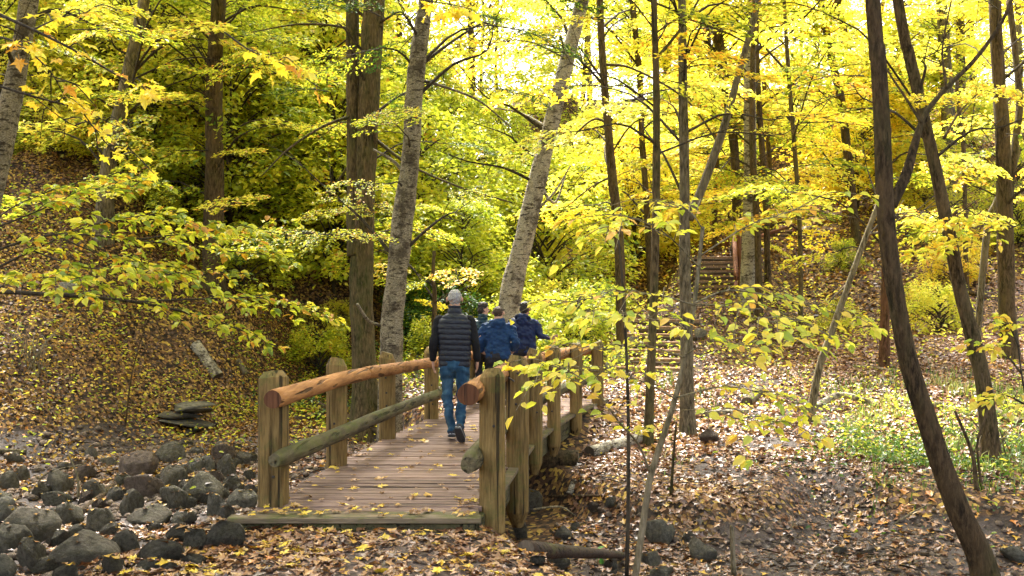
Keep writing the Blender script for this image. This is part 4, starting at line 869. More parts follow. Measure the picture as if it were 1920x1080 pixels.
# ------------------------------------------------------------------ near saplings with single leaves
def leafy(label, root_pos, branches, meshes, mat, stuffmat, n_obj, n_stuff, L, r0, name='sapling', cat='sapling', barkm=None, tw=(.25,.6), ntw=5, droop=.18, stem_first=True, face=.35, group=None):
    """branches: list of ((x,y,z) points, radius); leaves grow along twigs that fan out sideways"""
    c = np.array(root_pos, float); t = thing(name, label, cat, tuple(c), 0, group); spots = []
    for bi, (P, r) in enumerate(branches):
        Q = catmull(P, 8*len(P)); V, Fc = tube(Q-c, np.linspace(r, max(.0025, r*(.55 if bi == 0 and stem_first else .25)), len(Q)), 7, bump=.08, seed=bi)
        link('stem' if bi == 0 and stem_first else 'branch', mesh('branch', V, Fc, barkm or B_twig, smooth=True), t)
        if bi == 0 and stem_first: continue
        mb = MB(); m_ = len(Q)
        for j in range(ntw):
            i = int((.22+.75*(j+U(0,.8))/ntw)*(m_-1)); i = min(i, m_-2); d = unit(Q[min(i+1, m_-1)]-Q[i]); side = np.cross(d, (0,0,1)); side = unit(side)*(1 if j % 2 else -1)
            Lt = U(*tw)*(1-.4*j/ntw); E = catmull([Q[i], Q[i]+(d*.6+side*.8)*Lt*.5+(0,0,.03), Q[i]+(d*.8+side)*Lt*.9+(0,0,-Lt*.18)], 8)
            V, Fc = tube(E-c, np.linspace(.0045, .0018, 8), 4); mb.add(V, Fc)
            for q in range(2, 8): spots.append((E[q], unit(E[q]-E[q-1]), q))
            spots.append((E[7], unit(E[7]-E[6]), -1))
        for q in range(int(m_*.3), m_): spots.append((Q[q], unit(Q[q]-Q[q-1]), q))
        spots.append((Q[-1], unit(Q[-1]-Q[-2]), -1))
        link('twigs', mb.mesh('twigs', barkm or B_twig), t)['kind'] = 'stuff'
    tot = n_obj+n_stuff; ids = rng.permutation(len(spots)*3)[:tot] if tot < len(spots)*3 else np.arange(tot) % (len(spots)*3)
    SC = [[], [], [], []]
    for k_, ii in enumerate(ids):
        p, d, q = spots[int(ii) % len(spots)]; sd = 1 if (q % 2) else -1
        if q == -1: sd = 0
        side = unit(np.cross(d, (0,0,1)))*sd
        dr = d*U(.3,.9)+side*U(.6,1.1)+(0,0,-droop*U(.2,2.0))+rng.normal(0,.18,3); n = np.array((0,0,1.))+rng.normal(0,face,3)+np.array((0,-.45,0))*U(-.6,1.6)
        l = U(*L); pp = np.array(p)+unit(dr)*.018+rng.normal(0,.012,3)
        if k_ < n_obj: place_leaf(t, meshes, pp-c, dr, n, l)
        else:
            for a, v in zip(SC, (pp-c+unit(dr)*l*.5, dr, n, l)): a.append(v)
    if n_stuff:
        a, b, n, l = map(np.array, SC); V, Fx, k = leaf_arrays(a, b, n, l, l*.62, 'oval')
        link('foliage', mesh('foliage', V, Fx, stuffmat, tint=np.repeat(np.clip(U(0,1,len(a)),0,1), k)), t)['kind'] = 'stuff'
    return t
PX = lambda pts, d: [tuple(W(px, py, d+dz)) for px, py, dz in pts]
d0 = 7.5
fs = [(PX([(1188,1100,0),(1205,985,0),(1218,900,0),(1236,840,0),(1262,760,.02),(1284,670,.05),(1301,575,.06),(1311,490,.08),(1318,425,.1)], d0), .026),
 (PX([(1220,890,0),(1198,835,-.1),(1160,790,-.2),(1110,725,-.35),(1050,690,-.5),(1000,690,-.6)], d0), .009),
 (PX([(1301,572,0),(1225,552,-.2),(1120,558,-.35),(1015,575,-.5)], d0), .008),
 (PX([(1303,568,0),(1365,545,.15),(1450,556,.3),(1560,585,.45),(1625,600,.5)], d0), .008),
 (PX([(1310,500,0),(1250,440,-.2),(1190,410,-.4),(1130,440,-.5)], d0), .006),
 (PX([(1312,480,0),(1400,425,.2),(1480,398,.4),(1540,365,.6)], d0), .006),
 (PX([(1284,665,0),(1340,640,-.2),(1420,650,-.4),(1500,640,-.5)], d0), .005),
 (PX([(1284,670,0),(1210,650,.3),(1120,655,.6),(1050,640,.8)], d0), .006),
 (PX([(1268,745,0),(1360,725,.1),(1450,745,.2),(1515,775,.3)], d0), .007),
 (PX([(1268,748,0),(1190,710,-.2),(1090,695,-.3),(990,720,-.4)], d0), .007),
 (PX([(1303,570,0),(1360,575,-.4),(1430,600,-.7),(1490,612,-.9)], d0), .006),
 (PX([(1318,430,0),(1290,395,.1),(1235,385,.3)], d0), .005),
 (PX([(1262,770,0),(1330,770,-.3),(1400,790,-.5),(1450,800,-.6)], d0), .005),
 (PX([(1295,610,0),(1230,600,-.4),(1170,590,-.7),(1090,595,-.9)], d0), .006)]
b0 = W(1188, 1100, d0)
leafy('slender sapling with bright yellow oval leaves in the near creek bed', (b0.x, b0.y, H(b0.x, b0.y)), fs, LO, L_near, L_yellow, 300, 430, (.065,.105), .026, barkm=B_pale, ntw=9, tw=(.25,.7))
# left understorey sapling: dark branches reaching in from the left
d1 = 9.6
ls = [(PX([(-60,700,0),(-50,560,0),(-30,430,0),(-10,330,0)], d1), .03),
 (PX([(-50,545,0),(90,552,0),(250,566,.2),(400,600,.4),(520,650,.6)], d1), .024), (PX([(250,566,.2),(400,560,.3),(500,560,.6),(600,590,1)], d1), .012),
 (PX([(-40,520,0),(60,470,-.2),(180,420,-.3),(330,395,0)], d1), .013), (PX([(-40,480,0),(100,440,.2),(250,450,.6),(420,470,.9),(520,480,1)], d1), .013),
 (PX([(-40,440,0),(60,400,0),(160,360,.3),(300,345,.6)], d1), .010), (PX([(60,470,-.2),(150,500,-.5),(260,510,-.6),(330,520,-.4)], d1), .009),
 (PX([(180,420,-.3),(260,410,0),(360,420,.3),(470,430,.6)], d1), .009), (PX([(100,440,.2),(200,480,.4),(320,500,.8),(450,515,1.1)], d1), .009),
 (PX([(-40,560,0),(20,530,-.6),(90,520,-.9),(170,530,-1)], d1), .008), (PX([(250,450,.6),(340,440,1),(440,445,1.3),(500,420,1.6)], d1), .008),(PX([(-30,430,0),(30,385,.5),(120,350,1),(220,330,1.4)], d1), .009)]
b1 = W(-60, 700, d1)
leafy('low understorey sapling spreading flat layers of green and yellow leaves from the left', (b1.x, b1.y, H(b1.x, b1.y)), ls, LG, L_nearg, L_ygreen, 300, 1700, (.07,.115), .03, barkm=B_twig, tw=(.3,.75), ntw=8, droop=.12, face=.28)
d2 = 5.4
mlb = [[(PX([(-40,10,0),(60,55,0),(150,100,.1),(235,150,.2),(290,170,.2)], d2), .010),(PX([(60,55,0),(120,30,.2),(190,20,.4)], d2), .005),(PX([(-40,60,0),(30,80,-.1),(90,130,-.1),(120,180,0)], d2), .006)],
 [(PX([(-40,150,0),(60,180,0),(150,205,.1),(215,235,.2)], d2), .007),(PX([(150,205,.1),(200,270,.2),(240,300,.3)], d2), .004),(PX([(60,180,0),(120,225,.2),(150,240,.3)], d2), .003)]]
for (bs, nn), lab in zip(((mlb[0], 62), (mlb[1], 28)), ('golden maple branch hanging in at the upper left corner', 'sparse lower maple branch with a few orange leaves at the left')):
    leafy(lab, bs[0][0][0], bs, LM, L_maple, L_maple, nn, 0, (.075,.115), .01, name='maple_branch', cat='branch', ntw=4, tw=(.1,.3), stem_first=False, face=.24, droop=.15)
for pts, nn, lab in (([(420,60,0),(470,95,0),(530,120,.1),(600,165,.2)], 16, 'cluster of orange brown maple leaves hanging above the left slope'), ([(700,-30,0),(770,-5,0),(830,5,.1),(880,15,.2)], 14, 'maple leaves hanging over the top of the rugged birch')):
    P = PX(pts, 5.6); leafy(lab, P[0], [(P, .006)], LM, L_maple, L_maple, nn, 0, (.08,.12), .01, name='maple_branch', cat='branch', ntw=3, tw=(.08,.2), stem_first=False, face=.4, droop=.3)
d3 = 13
P3 = [PX([(1905,425,.3),(1850,420,.1),(1790,415,0),(1740,440,-.1)], d3), PX([(1905,425,.3),(1840,440,.1),(1770,465,0),(1700,480,-.1)], d3)]
leafy('layered yellow spray reaching left behind the slanting tree', P3[0][0], [(P3[0], .01), (P3[1], .008)], LO, L_near, L_yellow, 0, 420, (.07,.11), .01, name='leafy_branch', cat='branch', ntw=8, tw=(.25,.6), stem_first=False, droop=.1, face=.3)
P4 = [PX([(1950,900,0),(1930,790,0),(1915,700,0),(1905,620,.1)], 8.6), PX([(1925,760,0),(1880,740,-.1),(1850,760,-.2)], 8.6), PX([(1915,700,0),(1880,660,.2),(1845,650,.2)], 8.6), PX([(1910,650,0),(1890,610,0),(1870,620,.1)], 8.6)]
leafy('yellow green sapling at the right edge behind the dark curving tree', (P4[0][0][0], P4[0][0][1], H(P4[0][0][0], 8.6)), [(p, .010) for p in P4], LO, L_near, L_yellow, 50, 60, (.06,.10), .01, ntw=4, tw=(.12,.3))
sg = hit(1100, 1062); P5 = [[(sg.x, sg.y, sg.z-.05), (sg.x+.02, sg.y, sg.z+.12), (sg.x-.02, sg.y, sg.z+.24)], [(sg.x, sg.y, sg.z+.08), (sg.x+.08, sg.y, sg.z+.13), (sg.x+.14, sg.y, sg.z+.12)]]
LGG = [leafmesh('oval_leaf', leafmat('seedling_leaf', [(0, c4(.05,.2,.03)), (1, c4(.12,.34,.05))], .4), 'oval') for i in range(3)]
leafy('small bright green seedling by the rotten log', tuple(sg), [(p, .004) for p in P5], LGG, L_green, L_green, 11, 0, (.06,.1), .004, name='seedling', cat='plant', ntw=2, tw=(.04,.08), face=.5)
# leafy sprays on the traced trees
def spray_mesh(seed, n, leaf, mat, shape='rhomb', Ls=1.0):
    r = np.random.default_rng(seed); mb = MB(); Cc, D, Nn = [], [], []
    A = catmull([(0,0,0),(.5*Ls,0,.05),(Ls,r.normal(0,.1),-.08*Ls)], 10); V, Fc = tube(A, np.linspace(.010,.003,10), 3); mb.add(V, Fc)
    for j in range(9):
        s_ = 1 if j % 2 else -1; p = A[min(1+j, 9)]; l = (.55-.035*j)*Ls; B = catmull([p, p+(l*.45, s_*l*.5, .02), p+(l*.8, s_*l*.95, -.08*l)], 7); V, Fc = tube(B, np.linspace(.005,.002,7), 3); mb.add(V, Fc)
        for q in range(n//9):
            u = r.uniform(.15, 1.05)*6; i = min(int(u), 5); pp = B[i]+(B[i+1]-B[i])*(u-i) if u < 6 else B[6]
            Cc.append(pp+r.normal(0,.035*Ls,3)*(1,1,.5)); D.append((1*r.uniform(0,1), s_*r.uniform(-.6,1.2), -.3*r.uniform(0,1))); Nn.append((r.normal(0,.3), r.normal(0,.3), 1))
    Cc, D, Nn = map(np.array, (Cc, D, Nn)); l = leaf*r.uniform(.7,1.2,len(Cc)); V, Fx, k = leaf_arrays(Cc, D, Nn, l, l*.55, shape)
    wv = np.concatenate(mb.V); wf = np.array([f for f in mb.F if len(f) == 4]); wt = np.concatenate([wf[:, [0,1,2]], wf[:, [0,2,3]]])
    return mesh('foliage', np.concatenate([V, wv]), np.concatenate([Fx, wt+len(V)]), [mat, B_twig], tint=np.concatenate([np.repeat(r.uniform(0,1,len(l)), k), np.zeros(len(wt))]), midx=np.concatenate([np.zeros(len(Fx)), np.ones(len(wt))]))
SPR = [spray_mesh(500+i, 230, .085, L_yellow) for i in range(4)]; SPF = [spray_mesh(510+i, 420, .05, L_green) for i in range(3)]
def sprays(key, n, mats, smin, smax, zlo, zhi, protos=SPR, reach=1.6):
    t, Q, Rr = T[key]
    for j in range(n):
        i = int(U(0,1)*(len(Q)-1)); 
        for _ in range(30):
            i = int(U(0,1)*(len(Q)-1))
            if zlo <= Q[i][2] <= zhi: break
        a = U(0, 6.28); rr = U(.1, reach); p = Q[i]+np.array((math.cos(a)*rr, math.sin(a)*rr, U(-.2,.5)*rr))
        o = link('foliage', protos[int(U(0, len(protos)))], t); setmat(o, mats[int(U(0, len(mats)))])
        o.location = Vector(p)-t.location; o.rotation_euler = (U(-.25,.25), U(-.1,.35), a+U(-.5,.5)); s = U(smin, smax); o.scale = (s, s, s)
        if rr > .35 and j % 2 == 0:
            B = catmull([Q[i]-(0,0,.25*rr), (Q[i]+p)/2+(0,0,.05), p], 6); V, Fc = tube(B-np.array(t.location), np.linspace(.02*s, .008*s, 6), 4); link('branch', mesh('branch', V, Fc, B_twig), t)
YS = [L_yellow, L_yellow, L_gold, L_ygreen]
for key, n, mats, a, b, zl, zh, pr, rc in [(1,14,[L_green, L_ygreen, L_ygreen],.9,1.5,2.6,6,SPF,2.0),(2,12,[L_green, L_ygreen, L_ygreen],.9,1.5,2.4,7,SPF,1.9),(3,4,YS,.8,1.3,5,9,SPR,2.6),(4,13,YS,1,1.8,2.5,10,SPR,2.4),(5,5,YS,.8,1.2,3.2,8,SPR,1.6),(6,9,YS,.8,1.3,3.0,8,SPR,1.8),(7,12,YS,1.0,1.7,3.5,12,SPR,3),(18,22,YS,1.2,2.2,3.5,12,SPR,3),
  (19,20,YS,1.2,2.2,3.5,12,SPR,3),(20,14,YS,1.2,2.0,3.5,12,SPR,3),(21,24,YS,1.2,2.0,3.5,12,SPR,3),(22,26,YS,1.4,2.4,6,16,SPR,3.5),(23,26,[L_gold, L_yellow],1.4,2.4,6,16,SPR,3.5),(24,24,YS,1.2,2.2,3.5,14,SPR,3),(13,16,YS,1.4,2.2,6,13,SPR,3),(10,14,YS,1,1.6,3.5,9,SPR,2.5),(9,5,YS,.8,1.2,4,7,SPR,2),(12,12,YS,1,1.6,2.5,6,SPR,2.5),(30,22,YS,1.2,2.2,4,13,SPR,3),(31,22,YS,1.2,2.2,4,13,SPR,3),
  (14,6,[L_ygreen, L_yellow],.8,1.2,3,6,SPR,1.5),(15,24,[L_ygreen, L_yellow],1.2,1.9,3.2,10,SPR,3),(16,26,[L_ygreen, L_yellow],1.2,1.9,3.4,10,SPR,3),(17,22,[L_ygreen, L_yellow],1.2,1.9,3.6,10,SPR,3),(25,12,[L_gold],1.4,2.2,8,15,SPR,3),(26,8,YS,.9,1.4,3,7,SPR,2),(27,20,[L_ygreen, L_yellow],1.2,2,3.4,12,SPR,3),(29,7,[L_ygreen, L_gold],.8,1.4,1,4,SPR,1.6)]:
    sprays(key, n, mats, a, b, zl, zh, pr, rc)
# ------------------------------------------------------------------ grass and weeds
def blades(n, cx, cy, sx, sy, hmin, hmax, label, mat=L_grass, w_=.007):
    x = rng.normal(cx, sx, n); y = rng.normal(cy, sy, n); k = (vn(x*1.6, y*1.6, 77)+.6*vn(x*5, y*5, 78) > .0) & (bare(x, y) < .5); x, y = x[k], y[k]; n = len(x)
    z = height(x, y); a = U(0, 6.28, n); h = U(hmin, hmax, n); ln = np.stack([np.cos(a), np.sin(a), 0*a], -1)*(h*U(.1, .9, n))[:, None]; s = np.stack([-np.sin(a), np.cos(a), 0*a], -1)*w_
    p = np.stack([x, y, z], -1); V = np.stack([p-s, p+s, p+ln*.35+s*.8+np.stack([0*h, 0*h, h*.65], -1), p+ln*.35-s*.8+np.stack([0*h, 0*h, h*.65], -1), p+ln+np.stack([0*h, 0*h, h*.9], -1)], 1).reshape(-1, 3)
    b = (np.arange(n)*5)[:, None, None]; Fx = (b+np.array([(0,1,2),(0,2,3),(3,2,4)])[None]).reshape(-1, 3)
    kind(link('grass', mesh('grass', V, Fx, mat, tint=np.repeat(np.clip(rng.beta(2,2,n)+vn(x, y, 5)*.6, 0, 1), 3))), 'stuff', label, 'grass')
blades(9000, 5.6, 14.2, 1.3, 1.1, .04, .15, 'green grass tufts growing through the leaves on the right bank')
blades(4200, 7.6, 17.6, 2.2, 1.7, .08, .32, 'pale sunny weeds behind the leaning trunks')
blades(2600, 9.2, 13.5, 1.3, 1.8, .08, .3, 'rough weeds at the right edge of the creek bank')
blades(4000, .5, 21.5, 1.6, 1.6, .1, .35, 'green weeds beyond the far end of the bridge')
def herbs(n, cx, cy, sx, sy, hmax, L, mat, label, shape='oval'):
    x = rng.normal(cx, sx, n); y = rng.normal(cy, sy, n); k = (vn(x*1.1, y*1.1, 55) > -.1); x, y = x[k], y[k]; n = len(x)
    c = np.stack([x, y, height(x, y)+U(.02, hmax, n)], -1); a = U(0, 6.28, n); d = np.stack([np.cos(a), np.sin(a), U(-.5,.1,n)], -1); nn = np.array((0,0,1.))+rng.normal(0,.35,(n,3)); l = L*U(.6,1.3,n)
    V, Fx, k = leaf_arrays(c, d, nn, l, l*.6, shape); kind(link('undergrowth', mesh('undergrowth', V, Fx, mat, tint=np.repeat(U(0,1,n), k))), 'stuff', label, 'undergrowth')
herbs(2600, 7.6, 17, 2.3, 2.2, .35, .07, L_ygreen, 'leafy green weeds in the sunny patch on the right')
herbs(4200, 5.9, 14, 1.2, 1.1, .2, .06, L_green, 'low green herbs on the right creek bank')
herbs(3500, 1.0, 24, 2.6, 2.2, .6, .09, L_ygreen, 'low leafy growth beyond the bridge in the valley')
herbs(8000, -7.0, 21.5, 3.2, 2.6, .4, .075, L_ygreen, 'green and yellow ground plants on the left slope')
herbs(3000, 9, 29, 4, 3, .5, .11, L_yellow, 'golden low growth over the foot of the right hillside')
herbs(2500, 13, 38, 6, 4, .6, .14, L_yellow, 'yellow low growth high on the right hillside')
herbs(1600, -4.3, 23, 1.3, 1.6, .6, .08, L_green, 'green plants at the far left side of the bridge')
def bare_bush(px, py, label, n=26, h=1.3):
    p = hit(px, py); mb = MB()
    for j in range(n):
        a = U(0, 6.28); L = h*U(.5, 1.1); E = catmull([(U(-.3,.3), U(-.2,.2), -.05), (math.cos(a)*L*.3, math.sin(a)*L*.3, L*.6), (math.cos(a)*L*.7, math.sin(a)*L*.7, L*U(.5,.95)), (math.cos(a)*L, math.sin(a)*L, L*U(.1,.8))], 9)
        V, Fc = tube(E, np.linspace(.010, .003, 9), 3); mb.add(V, Fc)
    o = thing('bare_shrub', label, 'shrub', tuple(p), 0, None, mb.mesh('bare_shrub', B_pale)); o['kind'] = 'thing'
bare_bush(585, 640, 'tangle of bare pale twigs arching on the slope left of the forked tree')
bare_bush(620, 700, 'low tangle of bare twigs just left of the forked tree', 18, .9)
bare_bush(60, 700, 'bare arching twigs on the slope under the left branch', 18, 1.2)
bare_bush(1860, 860, 'dry twig tangle on the right creek bank', 20, .7)
# ------------------------------------------------------------------ labels of the repeats
LMK = [(-400,60,'the far left birch'),(60,320,'the slender grey tree'),(320,520,'the thick brown trunk'),(520,720,'the forked tree'),(720,880,'the rugged birch'),(880,1080,'the leaning birch'),(1080,1190,'the slim brown tree'),(1190,1260,'the thin straight grey tree'),(1260,1345,'the trunk with the slanting limb'),(1345,1450,'the tall pale birch'),(1450,1600,'the thin pale sapling trunk'),(1600,1720,'the dark curving tree'),(1720,1840,'the slanting grey brown tree'),(1840,1e9,'the upright twin trunk')]
ORD = ['nearest','second nearest','third nearest','fourth nearest','fifth nearest','sixth nearest','seventh nearest','eighth nearest','ninth nearest','tenth nearest','eleventh nearest','twelfth nearest','thirteenth nearest','farthest']
def relabel(grp, what):
    obs = [o for o in bpy.data.objects if o.get('group') == grp]; by = {}
    for o in obs:
        px = 960+o.location.x/o.location.y*F
        for a, b, n in LMK:
            if a <= px < b: by.setdefault(n, []).append(o)
    for n, l in by.items():
        l.sort(key=lambda o: o.location.y)
        for i, o in enumerate(l): o['label'] = f'{what} behind {n}' + ('' if len(l) == 1 else f', {ORD[min(i, 13)]}')
for g, wh in [('tall leafy trees on the left slope','tall yellow green tree'),('bright yellow trees at the back of the ravine','tall bright yellow tree'),('golden trees beyond the right hillside','tall golden tree'),('young trees on the left slope','leafy young tree'),('young trees in the valley','valley young tree'),
  ('young trees along the hillside trail','yellow young tree near the trail'),('young trees on the right hillside','small yellow tree'),('shrubs on the left slope','yellow green shrub'),('shrubs in the valley','bushy shrub'),('small bushes low on the left slope','small low bush'),('shrubs on the right hillside','low yellow shrub'),('trees on the right bank','added shade tree of the right bank')]: relabel(g, wh)
small = [o for o in bpy.data.objects if o.get('group') == gL and o['label'].startswith('small dark')]; bigs = [o for o in bpy.data.objects if o.get('group') == gL and not o['label'].startswith('small dark')]
NM = {}; used_l = {}
for o in bigs: NM[o.name] = o['label'].split(' ')[0:0]
def short(l):
    for w_ in (' among',' resting',' at the',' right of',' in front',' in the',' on its',' below',' beside',' under',' low ',' against',' next',' between',' behind',' near',' of the',' wedged',' tilted'):
        if w_ in l: l = l.split(w_)[0]
    return l
for o in small:
    sx_ = lambda q: (q.location.x/q.location.y*F, -q.location.z/q.location.y*F+1.74*F/q.location.y)
    a = sx_(o); b = min(bigs, key=lambda q: (sx_(q)[0]-a[0])**2+4*(sx_(q)[1]-a[1])**2); c_ = sx_(b); dx, dy = a[0]-c_[0], a[1]-c_[1]
    wd = ('left of' if dx < 0 else 'right of') if abs(dx) > abs(dy)*1.3 else ('in front of' if dy > 0 else 'behind')
    l = f'small creek stone {wd} the {short(b["label"])}'; k = used_l.get(l, 0); used_l[l] = k+1
    o['label'] = l if k == 0 else f'{l}, {["","second","third","fourth","fifth","sixth"][min(k,5)]} one out'
# ------------------------------------------------------------------ people
def closed_tube(P, RX, RY=None, k=16, expo=2.0, up=(0,1,0)):
    """elliptic tube along P; RX sideways, RY fore-aft"""
    P = np.asarray(P, float); n = len(P); RX = np.asarray(RX, float); RY = RX if RY is None else np.asarray(RY, float)
    T = unit(np.gradient(P, axis=0)); ang = np.linspace(0, 2*np.pi, k, endpoint=False); V = []; up = np.array(up, float)
    for i in range(n):
        b = unit(up-T[i]*np.dot(up, T[i])); a = np.cross(b, T[i])
        ca, sa = np.cos(ang), np.sin(ang); ca = np.sign(ca)*np.abs(ca)**(2/expo); sa = np.sign(sa)*np.abs(sa)**(2/expo)
        V.append(P[i]+RX[i]*ca[:, None]*a+RY[i]*sa[:, None]*b)
    V = np.concatenate(V); Fc = [(i*k+j, i*k+(j+1) % k, (i+1)*k+(j+1) % k, (i+1)*k+j) for i in range(n-1) for j in range(k)]
    Fc += [tuple(range(k-1, -1, -1)), tuple((n-1)*k+j for j in range(k))]; return V, Fc
def smooth_tube(P, RX, RY=None, n=24, k=16, expo=2.0, up=(0,1,0)):
    P = np.asarray(P, float); Q = catmull(P, n); t = np.linspace(0, 1, n); t0 = np.linspace(0, 1, len(P))
    rx = np.interp(t, t0, RX); ry = rx if RY is None else np.interp(t, t0, RY)
    e = np.sqrt(np.clip(1-(np.clip(1-t*n/2.2, 0, 1))**2, .04, 1))*np.sqrt(np.clip(1-(np.clip(1-(1-t)*n/2.2, 0, 1))**2, .04, 1))
    return closed_tube(Q, rx*e, ry*e, k, expo, up)
def ellipsoid(c, r, k=14):
    th = np.linspace(0.05, np.pi-.05, k); P = np.array([(0,0,math.cos(a)) for a in th])*r[2]+np.array(c)
    return closed_tube(P, np.sin(th)*r[0], np.sin(th)*r[1], 18)
def remeshed(name, parts, mats, voxel, smooth_it=4, disp=None, wr=.0, seed=0, midx=None):
    mb = MB()
    for V, Fc in parts: mb.add(V, Fc)
    m0 = mb.mesh(name, []); o = bpy.data.objects.new(name, m0); C.objects.link(o)
    r = o.modifiers.new('r', 'REMESH'); r.mode = 'VOXEL'; r.voxel_size = voxel; s = o.modifiers.new('s', 'SMOOTH'); s.iterations = smooth_it; s.factor = .5
    dg = bpy.context.evaluated_depsgraph_get(); dg.update(); m = bpy.data.meshes.new_from_object(o.evaluated_get(dg)); bpy.data.objects.remove(o); bpy.data.meshes.remove(m0)
    n = len(m.vertices); V = np.empty(n*3, np.float32); m.vertices.foreach_get('co', V); V = V.reshape(-1, 3).astype(float)
    N = np.empty(n*3, np.float32); m.vertex_normals.foreach_get('vector', N) if hasattr(m, 'vertex_normals') else m.vertices.foreach_get('normal', N); N = N.reshape(-1, 3)
    if wr: V = V+N*(wr*(vn(V[:, 0]*9+V[:, 1]*6+seed, V[:, 2]*13+V[:, 1]*5, seed)+.6*vn(V[:, 0]*22+seed, V[:, 2]*26+V[:, 1]*17, seed+1)))[:, None]
    if disp is not None: V = V+N*disp(V, N)[:, None]
    m.vertices.foreach_set('co', V.astype(np.float32).ravel()); m.name = name
    for x in (mats if isinstance(mats, list) else [mats]): m.materials.append(x)
    m.polygons.foreach_set('use_smooth', np.ones(len(m.polygons), bool))
    m.update(); return m
M_skin = simple('skin', c4(.42,.23,.15), c4(.55,.32,.22), 12, .55, .1, .002, .35)
M_skin2 = simple('tan_skin', c4(.25,.13,.075), c4(.36,.2,.13), 12, .55, .1, .002, .35)
M_grey_hair = simple('grey_hair', c4(.12,.115,.108), c4(.50,.485,.47), 130, .7, .9, .008, .3)
M_dark_hair = simple('dark_hair', c4(.008,.006,.005), c4(.035,.025,.018), 90, .6, .9, .01, .4)
M_brown_hair = simple('short_brown_hair', c4(.02,.014,.01), c4(.09,.06,.04), 90, .7, .8, .006, .3)
M_vest = simple('navy_quilted_nylon', c4(.003,.005,.011), c4(.008,.012,.024), 20, .6, .3, .004, .45)
M_black = simple('black_knit', c4(.006,.006,.007), c4(.016,.016,.018), 120, .9, .5, .003, .2)
M_teal = simple('teal_quilted_nylon', c4(.005,.022,.036), c4(.011,.045,.062), 20, .45, .3, .004, .4)
M_blue = simple('blue_soft_shell', c4(.004,.022,.075), c4(.009,.045,.125), 30, .75, .4, .004, .3)
M_navy = simple('navy_rain_jacket', c4(.003,.010,.045), c4(.007,.022,.085), 30, .6, .4, .004, .35)
M_pants = simple('dark_trousers', c4(.012,.012,.016), c4(.03,.03,.036), 60, .9)
M_shoe = simple('dark_trainer', c4(.010,.012,.02), c4(.04,.045,.06), 60, .6); M_sole = simple('trainer_sole', c4(.03,.03,.035), c4(.07,.07,.075), 60, .8); M_trim = simple('pale_trainer_trim', c4(.35,.36,.38), c4(.5,.5,.52), 60, .7)
def denim():
    m, t, out = newmat('blue_denim'); v = coords(t, (1,1,.35)); n1 = noise(t, v, 6, 5, .6); n2 = noise(t, coords(t), 240, 2)
    col = ramp(t, math_(t, 'ADD', math_(t, 'MULTIPLY', n1, .8), math_(t, 'MULTIPLY', n2, .2)), [(.35, c4(.008,.026,.055)), (.52, c4(.022,.065,.12)), (.72, c4(.09,.18,.26))])
    principled(t, out, col, .9, bump(t, noise(t, v, 14, 4), .5, .01), .2); return m
M_denim = denim()
